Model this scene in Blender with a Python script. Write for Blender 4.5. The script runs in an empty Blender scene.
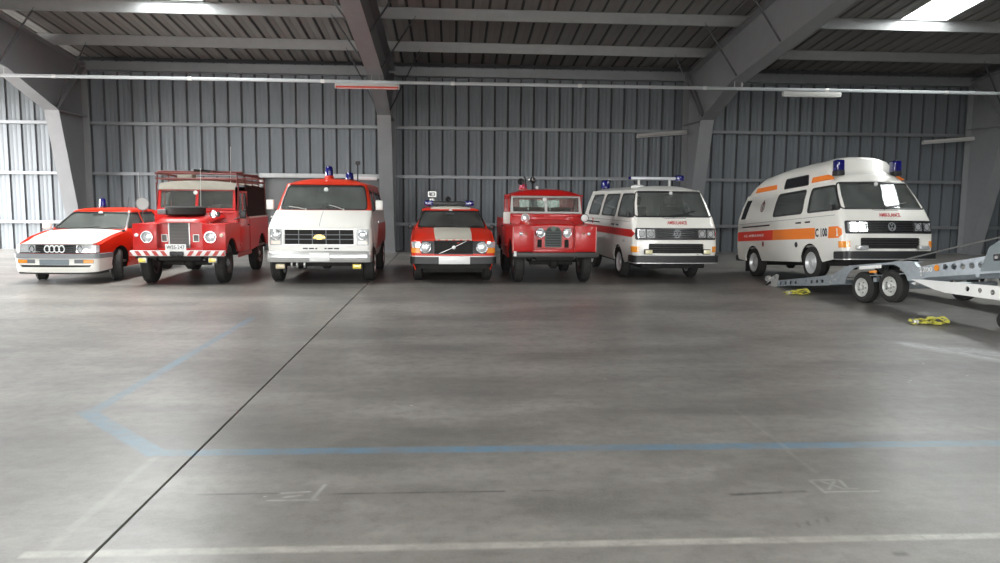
import bpy, bmesh, math, random
from mathutils import Vector, Matrix
from mathutils.geometry import delaunay_2d_cdt
random.seed(7)
S = bpy.context.scene
COL = S.collection
R = math.radians
PI = math.pi

# ------------------------------------------------------------------ camera
def set_camera():
    F, H = 760.0, 1.62
    yaw, pitch, roll = math.atan(48/760), math.atan(81/760), R(0.5)
    fw = Vector((math.sin(yaw)*math.cos(pitch), math.cos(yaw)*math.cos(pitch), -math.sin(pitch)))
    r0 = Vector((math.cos(yaw), -math.sin(yaw), 0)); u0 = r0.cross(fw)
    r = r0*math.cos(roll)+u0*math.sin(roll); u = -r0*math.sin(roll)+u0*math.cos(roll)
    cd = bpy.data.cameras.new('camera'); co = bpy.data.objects.new('camera', cd); COL.objects.link(co)
    m = Matrix((r, u, -fw)).transposed().to_4x4(); m.translation = (0, 0, H)
    co.matrix_world = m
    cd.sensor_fit = 'HORIZONTAL'; cd.sensor_width = 36.0; cd.lens = F*36/1000
    cd.clip_start = .05; cd.clip_end = 300
    S.camera = co
set_camera()

# ------------------------------------------------------------------ world, light, exposure
WORLD_STRENGTH = 9.0
def set_light():
    w = bpy.data.worlds.new('sky'); S.world = w; w.use_nodes = True
    nt = w.node_tree; bg = nt.nodes['Background']
    tc = nt.nodes.new('ShaderNodeTexCoord'); sx = nt.nodes.new('ShaderNodeSeparateXYZ'); rm = nt.nodes.new('ShaderNodeValToRGB')
    nt.links.new(tc.outputs['Generated'], sx.inputs[0]); nt.links.new(sx.outputs[2], rm.inputs[0]); nt.links.new(rm.outputs[0], bg.inputs[0])
    e = rm.color_ramp.elements                      # overcast: bright zenith, paler horizon, grey yard below it
    e[0].position = 0.0; e[0].color = (.30, .29, .27, 1); e[1].position = 1.0; e[1].color = (1.0, .985, .96, 1)
    q = rm.color_ramp.elements.new(.02); q.color = (.66, .665, .67, 1)
    bg.inputs[1].default_value = WORLD_STRENGTH
    w.cycles.sampling_method = 'MANUAL'; w.cycles.sample_map_resolution = 256
    S.view_settings.view_transform = 'Standard'; S.view_settings.look = 'None'
    S.view_settings.gamma = 1; S.view_settings.use_curve_mapping = False
    S.view_settings.exposure = 1.78
    S.cycles.max_bounces = 10; S.cycles.diffuse_bounces = 5; S.cycles.glossy_bounces = 4
    S.cycles.transparent_max_bounces = 16
    S.cycles.sample_clamp_indirect = 8
    S.cycles.use_denoising = True
set_light()

def portal(name, loc, rot, sx, sy):
    """light portal filling an opening of the hall: guides the sky's light through it"""
    l = bpy.data.lights.new(name, 'AREA'); l.shape = 'RECTANGLE'; l.size = sx; l.size_y = sy
    l.cycles.is_portal = True
    o = bpy.data.objects.new(name, l); COL.objects.link(o); o.location = loc; o.rotation_euler = rot
    o['kind'] = 'helper'
    return o

# hall: back wall YW, left end XL, right end XR, camera-side wall YF, frames FX
YW, YF, XL, XR = 24.4, -16.0, -15.8, 26.4
FX = (-11.2, -1.97, 7.5, 16.9)
RS = 0.115                       # roof slope, rises from the back wall to a ridge at YR
YR = 4.2
def roof_z(y, off=0.0):
    y2 = y if y >= YR else 2*YR-y
    return 5.87+RS*(24.3-y2)+off
SKYL = [(-6.85, 19.6, 8.0), (12.35, 19.85, 12.0)]      # bay centre, from y, to y
SKW = 0.69
ADDED_SKYL = [(-6.85, 1.0, -10.0), (2.65, 1.0, -10.0), (12.35, 1.0, -10.0)]  # unseen skylights beyond the ridge, added to light the vehicles from the front
LDOOR = (13.0, 24.0, 4.6)        # opening in the left end wall: y from, y to, height
FDOOR = [(-14.5, -7.0, 4.8), (-4.5, 2.0, 4.8), (4.5, 10.5, 4.8)]                # unseen doorways in the camera-side wall; right one added to brighten the right side
rs_ang = math.atan(RS)
portal('portal_left', (XL, (LDOOR[0]+LDOOR[1])/2, LDOOR[2]/2), (PI/2, 0, -PI/2), LDOOR[1]-LDOOR[0], LDOOR[2])
for a, b, h in FDOOR:
    portal('portal_front', ((a+b)/2, YF, h/2), (PI/2, 0, 0), b-a, h)
for cx, y0, y1 in SKYL+ADDED_SKYL:
    ym = (y0+y1)/2; s = -1 if ym > YR else 1
    portal('portal_roof', (cx, ym, roof_z(ym)+.12), (s*rs_ang, 0, 0), 2*SKW, abs(y1-y0))

# ------------------------------------------------------------------ materials
MATS = {}
def mat(name, col, rough=.5, metal=0.0, spec=.5, coat=0.0, var=0.06, scale=6.0, bump=0.0, bscale=60.0, emit=None, dirt=0.0, rvar=0.0):
    if name in MATS: return MATS[name]
    m = bpy.data.materials.new(name); m.use_nodes = True; nt = m.node_tree; N, L = nt.nodes, nt.links
    b = N['Principled BSDF']
    b.inputs['Roughness'].default_value = rough; b.inputs['Metallic'].default_value = metal
    b.inputs['Specular IOR Level'].default_value = spec
    b.inputs['Coat Weight'].default_value = coat; b.inputs['Coat Roughness'].default_value = .08
    tc = N.new('ShaderNodeTexCoord'); no = N.new('ShaderNodeTexNoise')
    no.inputs['Scale'].default_value = scale; no.inputs['Detail'].default_value = 4
    L.new(tc.outputs['Object'], no.inputs['Vector'])
    mx = N.new('ShaderNodeMix'); mx.data_type = 'RGBA'
    c = col
    k0, k1 = 1-var, 1+var
    mx.inputs[6].default_value = (c[0]*k0, c[1]*k0, c[2]*k0, 1)
    mx.inputs[7].default_value = (min(1, c[0]*k1), min(1, c[1]*k1), min(1, c[2]*k1), 1)
    L.new(no.outputs['Fac'], mx.inputs[0])
    out = mx.outputs[2]
    if dirt:
        n2 = N.new('ShaderNodeTexNoise'); n2.inputs['Scale'].default_value = scale*.35; n2.inputs['Detail'].default_value = 8
        n2.inputs['Roughness'].default_value = .7
        L.new(tc.outputs['Object'], n2.inputs['Vector'])
        rp = N.new('ShaderNodeMapRange'); rp.inputs[1].default_value = .48; rp.inputs[2].default_value = .75
        rp.inputs[3].default_value = 0; rp.inputs[4].default_value = dirt
        L.new(n2.outputs['Fac'], rp.inputs[0])
        m2 = N.new('ShaderNodeMix'); m2.data_type = 'RGBA'; L.new(rp.outputs[0], m2.inputs[0]); L.new(out, m2.inputs[6])
        m2.inputs[7].default_value = (c[0]*.45+.03, c[1]*.42+.03, c[2]*.38+.025, 1); out = m2.outputs[2]
    L.new(out, b.inputs['Base Color'])
    if rvar:
        rr = N.new('ShaderNodeMapRange'); rr.inputs[3].default_value = max(.02, rough-rvar); rr.inputs[4].default_value = min(1, rough+rvar)
        L.new(no.outputs['Fac'], rr.inputs[0]); L.new(rr.outputs[0], b.inputs['Roughness'])
    if bump:
        n3 = N.new('ShaderNodeTexNoise'); n3.inputs['Scale'].default_value = bscale; L.new(tc.outputs['Object'], n3.inputs['Vector'])
        bp = N.new('ShaderNodeBump'); bp.inputs['Strength'].default_value = bump; bp.inputs['Distance'].default_value = .01
        L.new(n3.outputs['Fac'], bp.inputs['Height']); L.new(bp.outputs[0], b.inputs['Normal'])
    if emit:
        b.inputs['Emission Color'].default_value = (*emit[0], 1); b.inputs['Emission Strength'].default_value = emit[1]
    MATS[name] = m
    return m

def glass(name, tint, refl=1.0, haze=.085):
    if name in MATS: return MATS[name]
    m = bpy.data.materials.new(name); m.use_nodes = True; nt = m.node_tree; N, L = nt.nodes, nt.links
    N.remove(N['Principled BSDF'])
    t = N.new('ShaderNodeBsdfTransparent'); t.inputs[0].default_value = (*tint, 1)
    g = N.new('ShaderNodeBsdfGlossy'); g.inputs['Roughness'].default_value = .02; g.inputs[0].default_value = (.9, .93, .95, 1)
    no = N.new('ShaderNodeTexNoise'); no.inputs['Scale'].default_value = 1.5
    tc = N.new('ShaderNodeTexCoord'); L.new(tc.outputs['Object'], no.inputs['Vector'])
    bp = N.new('ShaderNodeBump'); bp.inputs['Strength'].default_value = .02; bp.inputs['Distance'].default_value = .02
    L.new(no.outputs['Fac'], bp.inputs['Height']); L.new(bp.outputs[0], g.inputs['Normal'])
    fr = N.new('ShaderNodeFresnel'); fr.inputs[0].default_value = 1.5
    mu = N.new('ShaderNodeMath'); mu.operation = 'MULTIPLY'; mu.inputs[1].default_value = refl; L.new(fr.outputs[0], mu.inputs[0])
    mx = N.new('ShaderNodeMixShader'); L.new(mu.outputs[0], mx.inputs[0]); L.new(t.outputs[0], mx.inputs[1]); L.new(g.outputs[0], mx.inputs[2])
    # pale diffuse film: haze and reflections on the panes painted in as grey
    df = N.new('ShaderNodeBsdfDiffuse'); df.inputs[0].default_value = (.55, .56, .53, 1)
    n2 = N.new('ShaderNodeTexNoise'); n2.inputs['Scale'].default_value = 3.5; n2.inputs['Detail'].default_value = 5; L.new(tc.outputs['Object'], n2.inputs['Vector'])
    dm = N.new('ShaderNodeMapRange'); dm.inputs[1].default_value = .3; dm.inputs[2].default_value = .75; dm.inputs[3].default_value = haze*.6; dm.inputs[4].default_value = haze*1.5
    L.new(n2.outputs['Fac'], dm.inputs[0])
    m2 = N.new('ShaderNodeMixShader'); L.new(dm.outputs[0], m2.inputs[0]); L.new(mx.outputs[0], m2.inputs[1]); L.new(df.outputs[0], m2.inputs[2])
    L.new(m2.outputs[0], N['Material Output'].inputs[0])
    MATS[name] = m
    return m

def lens_mat():
    return mat('headlamp lens', (.78, .80, .82), .12, .55, 1.0, 1.0, .25, 60)

RED_LR = mat('land rover red', (.50, .013, .012), .34, 0, .4, .25, .05, 3, dirt=.08)
RED_OR = mat('fire orange red', (.74, .030, .008), .34, 0, .4, .25, .04, 3)
RED_CH = mat('van orange red', (.64, .040, .014), .34, 0, .4, .25, .05, 3)
WHITE = mat('white paint', (.78, .765, .72), .32, 0, .5, .5, .03, 4)
CREAM = mat('cream white paint', (.70, .66, .57), .35, 0, .5, .4, .03, 4)
VWHITE = mat('ivory ambulance paint', (.84, .825, .77), .3, 0, .5, .6, .03, 4, dirt=.06)
BLACKP = mat('black plastic', (.018, .018, .019), .45, 0, .5, 0, .2, 9)
BLACKG = mat('gloss black trim', (.014, .014, .016), .25, 0, .5, .3, .2, 9)
RUBBER = mat('tyre rubber', (.028, .027, .026), .75, 0, .3, 0, .3, 14, bump=.2)
UNDER = mat('underbody dark', (.022, .021, .020), .8, 0, .3, 0, .4, 9)
CHROME = mat('chrome', (.72, .73, .74), .16, 1.0, .5, 0, .06, 12)
STEEL = mat('painted silver steel', (.55, .55, .53), .38, .6, .5, 0, .1, 12)
SILVER = mat('silver wheel paint', (.62, .63, .63), .35, .45, .5, 0, .08, 12)
GALV = mat('galvanised steel', (.36, .40, .43), .42, .65, .5, 0, .22, 14, dirt=.1)
GREYP = mat('grey plastic', (.16, .17, .18), .5, 0, .5, 0, .1, 9)
BUMPG = mat('grey bumper strip', (.24, .25, .26), .45, 0, .5, 0, .08, 9)
AMBER = mat('amber lens', (.85, .30, .03), .2, 0, .6, .8, .08, 30)
YELLOW = mat('yellow fog lens', (.80, .62, .08), .18, 0, .8, 1, .2, 40)
BLUEL = mat('blue beacon lens', (.007, .008, .14), .12, 0, .7, 1, .1, 20)
REDL = mat('red lens', (.5, .02, .02), .2, 0, .6, .8, .1, 20)
LENS = lens_mat()
GLASS = glass('car glass', (.86, .90, .88), 1.4)
GLASSD = glass('dark car glass', (.45, .50, .50), 2.0)
SEAT = mat('dark seat fabric', (.09, .085, .08), .85, 0, .2, 0, .15, 30)
SEATR = mat('rust brown seat', (.10, .03, .02), .8, 0, .2, 0, .15, 30)
INTER = mat('interior trim', (.24, .24, .23), .8, 0, .2, 0, .1, 20)
PLATE = mat('number plate white', (.80, .80, .78), .35, 0, .5, .3, .03, 9)
INK = mat('dark ink', (.02, .02, .03), .5, 0, .4, 0, .05, 20)
INKR = mat('red lettering', (.55, .03, .03), .5, 0, .4, 0, .05, 20)
INKW = mat('white lettering', (.82, .82, .80), .5, 0, .4, 0, .03, 20)
FLUO = mat('fluorescent orange band', (.95, .24, .03), .45, 0, .4, .2, .03, 5)
FLUOR = mat('fluorescent red band', (.85, .045, .02), .45, 0, .4, .2, .03, 5)
STRIPE = mat('red side stripe', (.62, .03, .025), .4, 0, .4, .2, .04, 5)
CANVAS = mat('black canvas', (.022, .018, .017), .9, 0, .2, 0, .25, 8, bump=.25, bscale=90)
CANVASL = mat('faded olive canvas', (.30, .28, .24), .9, 0, .2, 0, .15, 8, bump=.2, bscale=90)
BROWNR = mat('dark red rack paint', (.13, .03, .025), .5, .2, .5, 0, .2, 9)
PAPER_GLINT = mat('white paper and glint', (.8, .8, .78), .8, 0, .2, 0, .03, 9)
GOLD = mat('gold emblem', (.78, .55, .16), .3, .8, .5, 0, .05, 20)
GRILLE = mat('wire mesh grey', (.16, .155, .145), .55, .5, .5, 0, .25, 60, bump=.6, bscale=220)
STRAP = mat('yellow lashing strap', (.72, .68, .12), .75, 0, .3, 0, .2, 40, bump=.3, bscale=200)

# ------------------------------------------------------------------ mesh builder
def rp(pts, r, n=4):
    """round the corners of a polygon"""
    out = []; k = len(pts)
    rr = r if isinstance(r, (list, tuple)) else [r]*k
    for i in range(k):
        p = Vector(pts[i]); a = Vector(pts[i-1]); b = Vector(pts[(i+1) % k])
        q = rr[i]
        if q <= 0: out.append(tuple(p)); continue
        da, db = (a-p), (b-p); la, lb = da.length, db.length
        q = min(q, la*.45, lb*.45)
        p0 = p+da/la*q; p1 = p+db/lb*q
        for j in range(n+1):
            t = j/n
            out.append(tuple(p0*(1-t)**2+p*2*t*(1-t)+p1*t*t))
    return out

def grow(poly, d):
    k = len(poly); ar = sum(poly[i-1][0]*poly[i][1]-poly[i][0]*poly[i-1][1] for i in range(k))
    sg = 1 if ar > 0 else -1
    out = []
    for i in range(k):
        p = Vector(poly[i]); a = p-Vector(poly[i-1]); b = Vector(poly[(i+1) % k])-p
        if a.length < 1e-9 or b.length < 1e-9: out.append(tuple(p)); continue
        na = Vector((a.y, -a.x)).normalized()*sg; nb = Vector((b.y, -b.x)).normalized()*sg
        m = na+nb
        if m.length < 1e-6: m = na
        m.normalize(); c = max(.35, m.dot(na))
        out.append(tuple(p+m*(d/c)))
    return out

def rect(a, b, c, d): return [(a, c), (b, c), (b, d), (a, d)]
def circ(cx, cy, r, n=20, ry=None): return [(cx+r*math.cos(2*PI*i/n), cy+(ry or r)*math.sin(2*PI*i/n)) for i in range(n)]
def pl(L, t):
    if t <= L[0][0]: return L[0][1]
    for (a, x), (b, y) in zip(L, L[1:]):
        if t <= b: return x+(y-x)*(t-a)/(b-a)
    return L[-1][1]
def lin(a, b, n): return [a+(b-a)*i/n for i in range(n+1)]

def inside(poly, x, y):
    r = False; j = len(poly)-1
    for i in range(len(poly)):
        xi, yi = poly[i][0], poly[i][1]; xj, yj = poly[j][0], poly[j][1]
        if (yi > y) != (yj > y) and x < (xj-xi)*(y-yi)/(yj-yi)+xi: r = not r
        j = i
    return r

class MB:
    def __init__(s): s.v = []; s.f = []
    def add(s, v, f):
        o = len(s.v); s.v += [tuple(p) for p in v]; s.f += [tuple(i+o for i in q) for q in f]; return s
    def box(s, x0, x1, y0, y1, z0, z1, bev=0, seg=2):
        if bev <= 0:
            v = [(x, y, z) for x in (x0, x1) for y in (y0, y1) for z in (z0, z1)]
            return s.add(v, [(0, 1, 3, 2), (4, 6, 7, 5), (0, 4, 5, 1), (2, 3, 7, 6), (0, 2, 6, 4), (1, 5, 7, 3)])
        bm = bmesh.new(); bmesh.ops.create_cube(bm, size=1)
        for q in bm.verts: q.co = ((x0+x1)/2+q.co.x*(x1-x0), (y0+y1)/2+q.co.y*(y1-y0), (z0+z1)/2+q.co.z*(z1-z0))
        bmesh.ops.bevel(bm, geom=list(bm.edges), offset=min(bev, .45*min(abs(x1-x0), abs(y1-y0), abs(z1-z0))), segments=seg, profile=.5, affect='EDGES')
        s.bm(bm); return s
    def bm(s, bm):
        bm.verts.index_update(); s.add([q.co[:] for q in bm.verts], [[q.index for q in f.verts] for f in bm.faces]); bm.free()
    def cyl(s, p0, p1, r0, r1=None, n=16, cap=True):
        p0, p1 = Vector(p0), Vector(p1); r1 = r0 if r1 is None else r1
        d = (p1-p0).normalized(); a = d.orthogonal().normalized(); b = d.cross(a)
        v = []
        for p, r in ((p0, r0), (p1, r1)):
            v += [p+(a*math.cos(2*PI*i/n)+b*math.sin(2*PI*i/n))*r for i in range(n)]
        f = [(i, (i+1) % n, n+(i+1) % n, n+i) for i in range(n)]
        if cap: f += [tuple(range(n-1, -1, -1)), tuple(range(n, 2*n))]
        return s.add(v, f)
    def tube(s, pts, r, n=8, closed=False):
        pts = [Vector(p) for p in pts]; k = len(pts); v = []
        ref = None
        for i, p in enumerate(pts):
            if closed: d = (pts[(i+1) % k]-pts[i-1]).normalized()
            else: d = (pts[min(i+1, k-1)]-pts[max(i-1, 0)]).normalized()
            if ref is None: a = d.orthogonal().normalized()
            else:
                a = ref-d*ref.dot(d); a = a.normalized() if a.length > 1e-5 else d.orthogonal().normalized()
            ref = a; b = d.cross(a)
            v += [p+(a*math.cos(2*PI*j/n)+b*math.sin(2*PI*j/n))*r for j in range(n)]
        f = []
        for i in range(k if closed else k-1):
            o, q = i*n, ((i+1) % k)*n
            f += [(o+j, o+(j+1) % n, q+(j+1) % n, q+j) for j in range(n)]
        if not closed: f += [tuple(range(n-1, -1, -1)), tuple(range((k-1)*n, k*n))]
        return s.add(v, f)
    def lathe(s, prof, c, axis, n=24):
        """prof: (distance along axis, radius); closed at both ends when radius > 0"""
        c = Vector(c); d = Vector(axis).normalized(); a = d.orthogonal().normalized(); b = d.cross(a)
        v = []
        for t, r in prof:
            v += [c+d*t+(a*math.cos(2*PI*j/n)+b*math.sin(2*PI*j/n))*max(r, 1e-4) for j in range(n)]
        f = []
        for i in range(len(prof)-1):
            o, q = i*n, (i+1)*n
            f += [(o+j, o+(j+1) % n, q+(j+1) % n, q+j) for j in range(n)]
        f += [tuple(range(n-1, -1, -1)), tuple(range((len(prof)-1)*n, len(prof)*n))]
        return s.add(v, f)
    def ring(s, prof, c, axis, n=24):
        """closed profile swept round an axis (tyres, rims)"""
        c = Vector(c); d = Vector(axis).normalized(); a = d.orthogonal().normalized(); b = d.cross(a); k = len(prof)
        v = [c+d*t+(a*math.cos(2*PI*j/n)+b*math.sin(2*PI*j/n))*r for j in range(n) for t, r in prof]
        f = [(j*k+i, j*k+(i+1) % k, ((j+1) % n)*k+(i+1) % k, ((j+1) % n)*k+i) for j in range(n) for i in range(k)]
        return s.add(v, f)
    def panel(s, outer, holes, fn, th=.01, cu=(), cv=(), off=0.0):
        """sheet cut out of the (u, v) plane, bent by fn(u, v), outside at offset off, thickness th inwards"""
        loops = [list(outer)]+[list(h) for h in holes]
        pts, eds = [], []
        for q in loops:
            o = len(pts); k = len(q); pts += [Vector((p[0], p[1])) for p in q]; eds += [(o+i, o+(i+1) % k) for i in range(k)]
        V2, _, F2 = delaunay_2d_cdt(pts, eds, [], 0, 1e-6)[:3]
        bm = bmesh.new(); vs = [bm.verts.new((p[0], p[1], 0)) for p in V2]
        for t in F2:
            cx = sum(V2[i][0] for i in t)/len(t); cy = sum(V2[i][1] for i in t)/len(t)
            if not inside(loops[0], cx, cy) or any(inside(h, cx, cy) for h in loops[1:]): continue
            a, b, c_ = (V2[i] for i in t[:3])
            if abs((b[0]-a[0])*(c_[1]-a[1])-(b[1]-a[1])*(c_[0]-a[0])) < 1e-9: continue
            try: bm.faces.new([vs[i] for i in t])
            except ValueError: pass
        for c in cu: bmesh.ops.bisect_plane(bm, geom=bm.verts[:]+bm.edges[:]+bm.faces[:], plane_co=(c, 0, 0), plane_no=(1, 0, 0), dist=1e-5)
        for c in cv: bmesh.ops.bisect_plane(bm, geom=bm.verts[:]+bm.edges[:]+bm.faces[:], plane_co=(0, c, 0), plane_no=(0, 1, 0), dist=1e-5)
        bm.normal_update(); bm.verts.index_update()
        e = 1e-3; n = len(bm.verts); A, B = [], []
        for q in bm.verts:
            u, v = q.co.x, q.co.y
            p = Vector(fn(u, v)); du = Vector(fn(u+e, v))-Vector(fn(u-e, v)); dv = Vector(fn(u, v+e))-Vector(fn(u, v-e))
            nn = du.cross(dv); nn = nn.normalized() if nn.length > 1e-12 else Vector((0, 0, 1))
            A.append(p+nn*off); B.append(p+nn*(off-th))
        f = []
        for q in bm.faces:
            ix = [w.index for w in q.verts]
            if q.normal.z < 0: ix.reverse()
            f.append(tuple(ix)); f.append(tuple(n+i for i in reversed(ix)))
        for ed in bm.edges:
            if len(ed.link_faces) == 1:
                a, b = ed.verts[0].index, ed.verts[1].index
                f.append((a, b, n+b, n+a))
        bm.free()
        return s.add(A+B, f)
    def prism(s, poly, holes, axis, a0, a1):
        fn = {'x': lambda u, v: (a1, u, v), 'y': lambda u, v: (u, a0, v), 'z': lambda u, v: (u, v, a1)}[axis]
        return s.panel(poly, holes, fn, abs(a1-a0))
    def grid(s, fn, us, vs, th=0.0):
        P = [[Vector(fn(u, v)) for u in us] for v in vs]; nu = len(us); nv = len(vs)
        f = [(j*nu+i, j*nu+i+1, (j+1)*nu+i+1, (j+1)*nu+i) for j in range(nv-1) for i in range(nu-1)]
        V = [p for row in P for p in row]
        if th:
            n = len(V); B = []
            for j in range(nv):
                for i in range(nu):
                    du = P[j][min(i+1, nu-1)]-P[j][max(i-1, 0)]; dv = P[min(j+1, nv-1)][i]-P[max(j-1, 0)][i]
                    nn = du.cross(dv); nn = nn.normalized() if nn.length > 1e-12 else Vector((0, 0, 1))
                    B.append(P[j][i]-nn*th)
            f += [tuple(n+i for i in reversed(q)) for q in list(f)]
            bd = [(i, i+1) for i in range(nu-1)]+[((nv-1)*nu+i+1, (nv-1)*nu+i) for i in range(nu-1)]
            bd += [((j+1)*nu, j*nu) for j in range(nv-1)]+[(j*nu+nu-1, (j+1)*nu+nu-1) for j in range(nv-1)]
            f += [(a, n+a, n+b, b) for a, b in bd]
            V = V+B
        return s.add(V, f)
    def xf(s, M):
        s.v = [tuple(M @ Vector(p)) for p in s.v]; return s

def obj(name, mb, m, parent=None, label=None, smooth=35):
    me = bpy.data.meshes.new(name); me.from_pydata(mb.v, [], mb.f); me.validate()
    bm = bmesh.new(); bm.from_mesh(me); bmesh.ops.recalc_face_normals(bm, faces=bm.faces); bm.to_mesh(me); bm.free()
    me.materials.append(m)
    if smooth:
        me.polygons.foreach_set('use_smooth', [True]*len(me.polygons)); me.set_sharp_from_angle(angle=R(smooth))
    o = bpy.data.objects.new(name, me); COL.objects.link(o)
    if parent: o.parent = parent
    if label: o['label'] = label
    return o
def inst(name, me, loc, parent=None, rot=(0, 0, 0), scale=(1, 1, 1)):
    o = bpy.data.objects.new(name, me); COL.objects.link(o); o.location = loc; o.rotation_euler = rot; o.scale = scale
    if parent: o.parent = parent
    return o
def empty(name, loc, rot=(0, 0, 0), scale=1.0):
    o = bpy.data.objects.new(name, None); COL.objects.link(o); o.location = loc; o.rotation_euler = rot; o.scale = (scale,)*3
    o.empty_display_size = .2
    return o
def tag(o, label=None, cat=None, group=None, kind=None):
    if label: o['label'] = label
    if cat: o['category'] = cat
    if group: o['group'] = group
    if kind: o['kind'] = kind
    return o
def text_mesh(txt, size, depth=.002, width=None, bold=0.0):
    """lettering as mesh data centred on the origin in the XY plane"""
    cu = bpy.data.curves.new('lettering', 'FONT'); cu.body = txt; cu.size = size; cu.extrude = depth; cu.align_x = 'CENTER'; cu.align_y = 'CENTER'; cu.offset = bold
    cu.resolution_u = 2
    o = bpy.data.objects.new('lettering', cu); COL.objects.link(o)
    dg = bpy.context.evaluated_depsgraph_get(); dg.update()
    me = bpy.data.meshes.new_from_object(o.evaluated_get(dg))
    bpy.data.objects.remove(o); bpy.data.curves.remove(cu)
    xs = [v.co.x for v in me.vertices]; w = max(xs)-min(xs); cx = (max(xs)+min(xs))/2
    k = width/w if width else 1
    for v in me.vertices: v.co.x = (v.co.x-cx)*k
    return me
def text(name, txt, size, width, fn, m, parent, depth=.002, bold=0.0, off=.004):
    """lettering laid on a surface: fn(u, v) gives the point for lettering coordinates"""
    me = text_mesh(txt, size, depth, width, bold)
    for v in me.vertices:
        p = Vector(fn(v.co.x, v.co.y)); e = 1e-3
        n = (Vector(fn(v.co.x+e, v.co.y))-p).cross(Vector(fn(v.co.x, v.co.y+e))-p).normalized()
        v.co = p+n*(v.co.z+off)
    me.materials.append(m)
    o = bpy.data.objects.new(name, me); COL.objects.link(o); o.parent = parent
    return o
# ------------------------------------------------------------------ the hall
def wall_mat(name, col, rough=.5):
    m = mat(name, col, rough, .15, .5, 0, .06, 2.2, dirt=.22)
    return m
WALLM = wall_mat('wall sheet', (.128, .143, .155), .45)
SEAMM = mat('sheet seam shadow gap', (.05, .052, .055), .8)
ROOFM = wall_mat('roof sheet', (.20, .192, .184), .5)
STRUCT = mat('grey portal frame paint', (.225, .23, .24), .42, .1, .5, 0, .08, 3, dirt=.2)
PURLM = mat('galvanised purlin', (.28, .285, .285), .4, .35, .5, 0, .12, 5, dirt=.12)
GIRTM = mat('galvanised girt', (.19, .20, .208), .4, .35, .5, 0, .12, 5, dirt=.12)
PIPEM = mat('pale grey conduit', (.36, .38, .39), .4, .2, .5, 0, .05, 8)
DARKROD = mat('dark brace steel', (.07, .07, .075), .6, .3, .4, 0, .1, 9)
CONC2 = mat('plain concrete', (.30, .29, .28), .8, 0, .4, 0, .12, 2)

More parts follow.
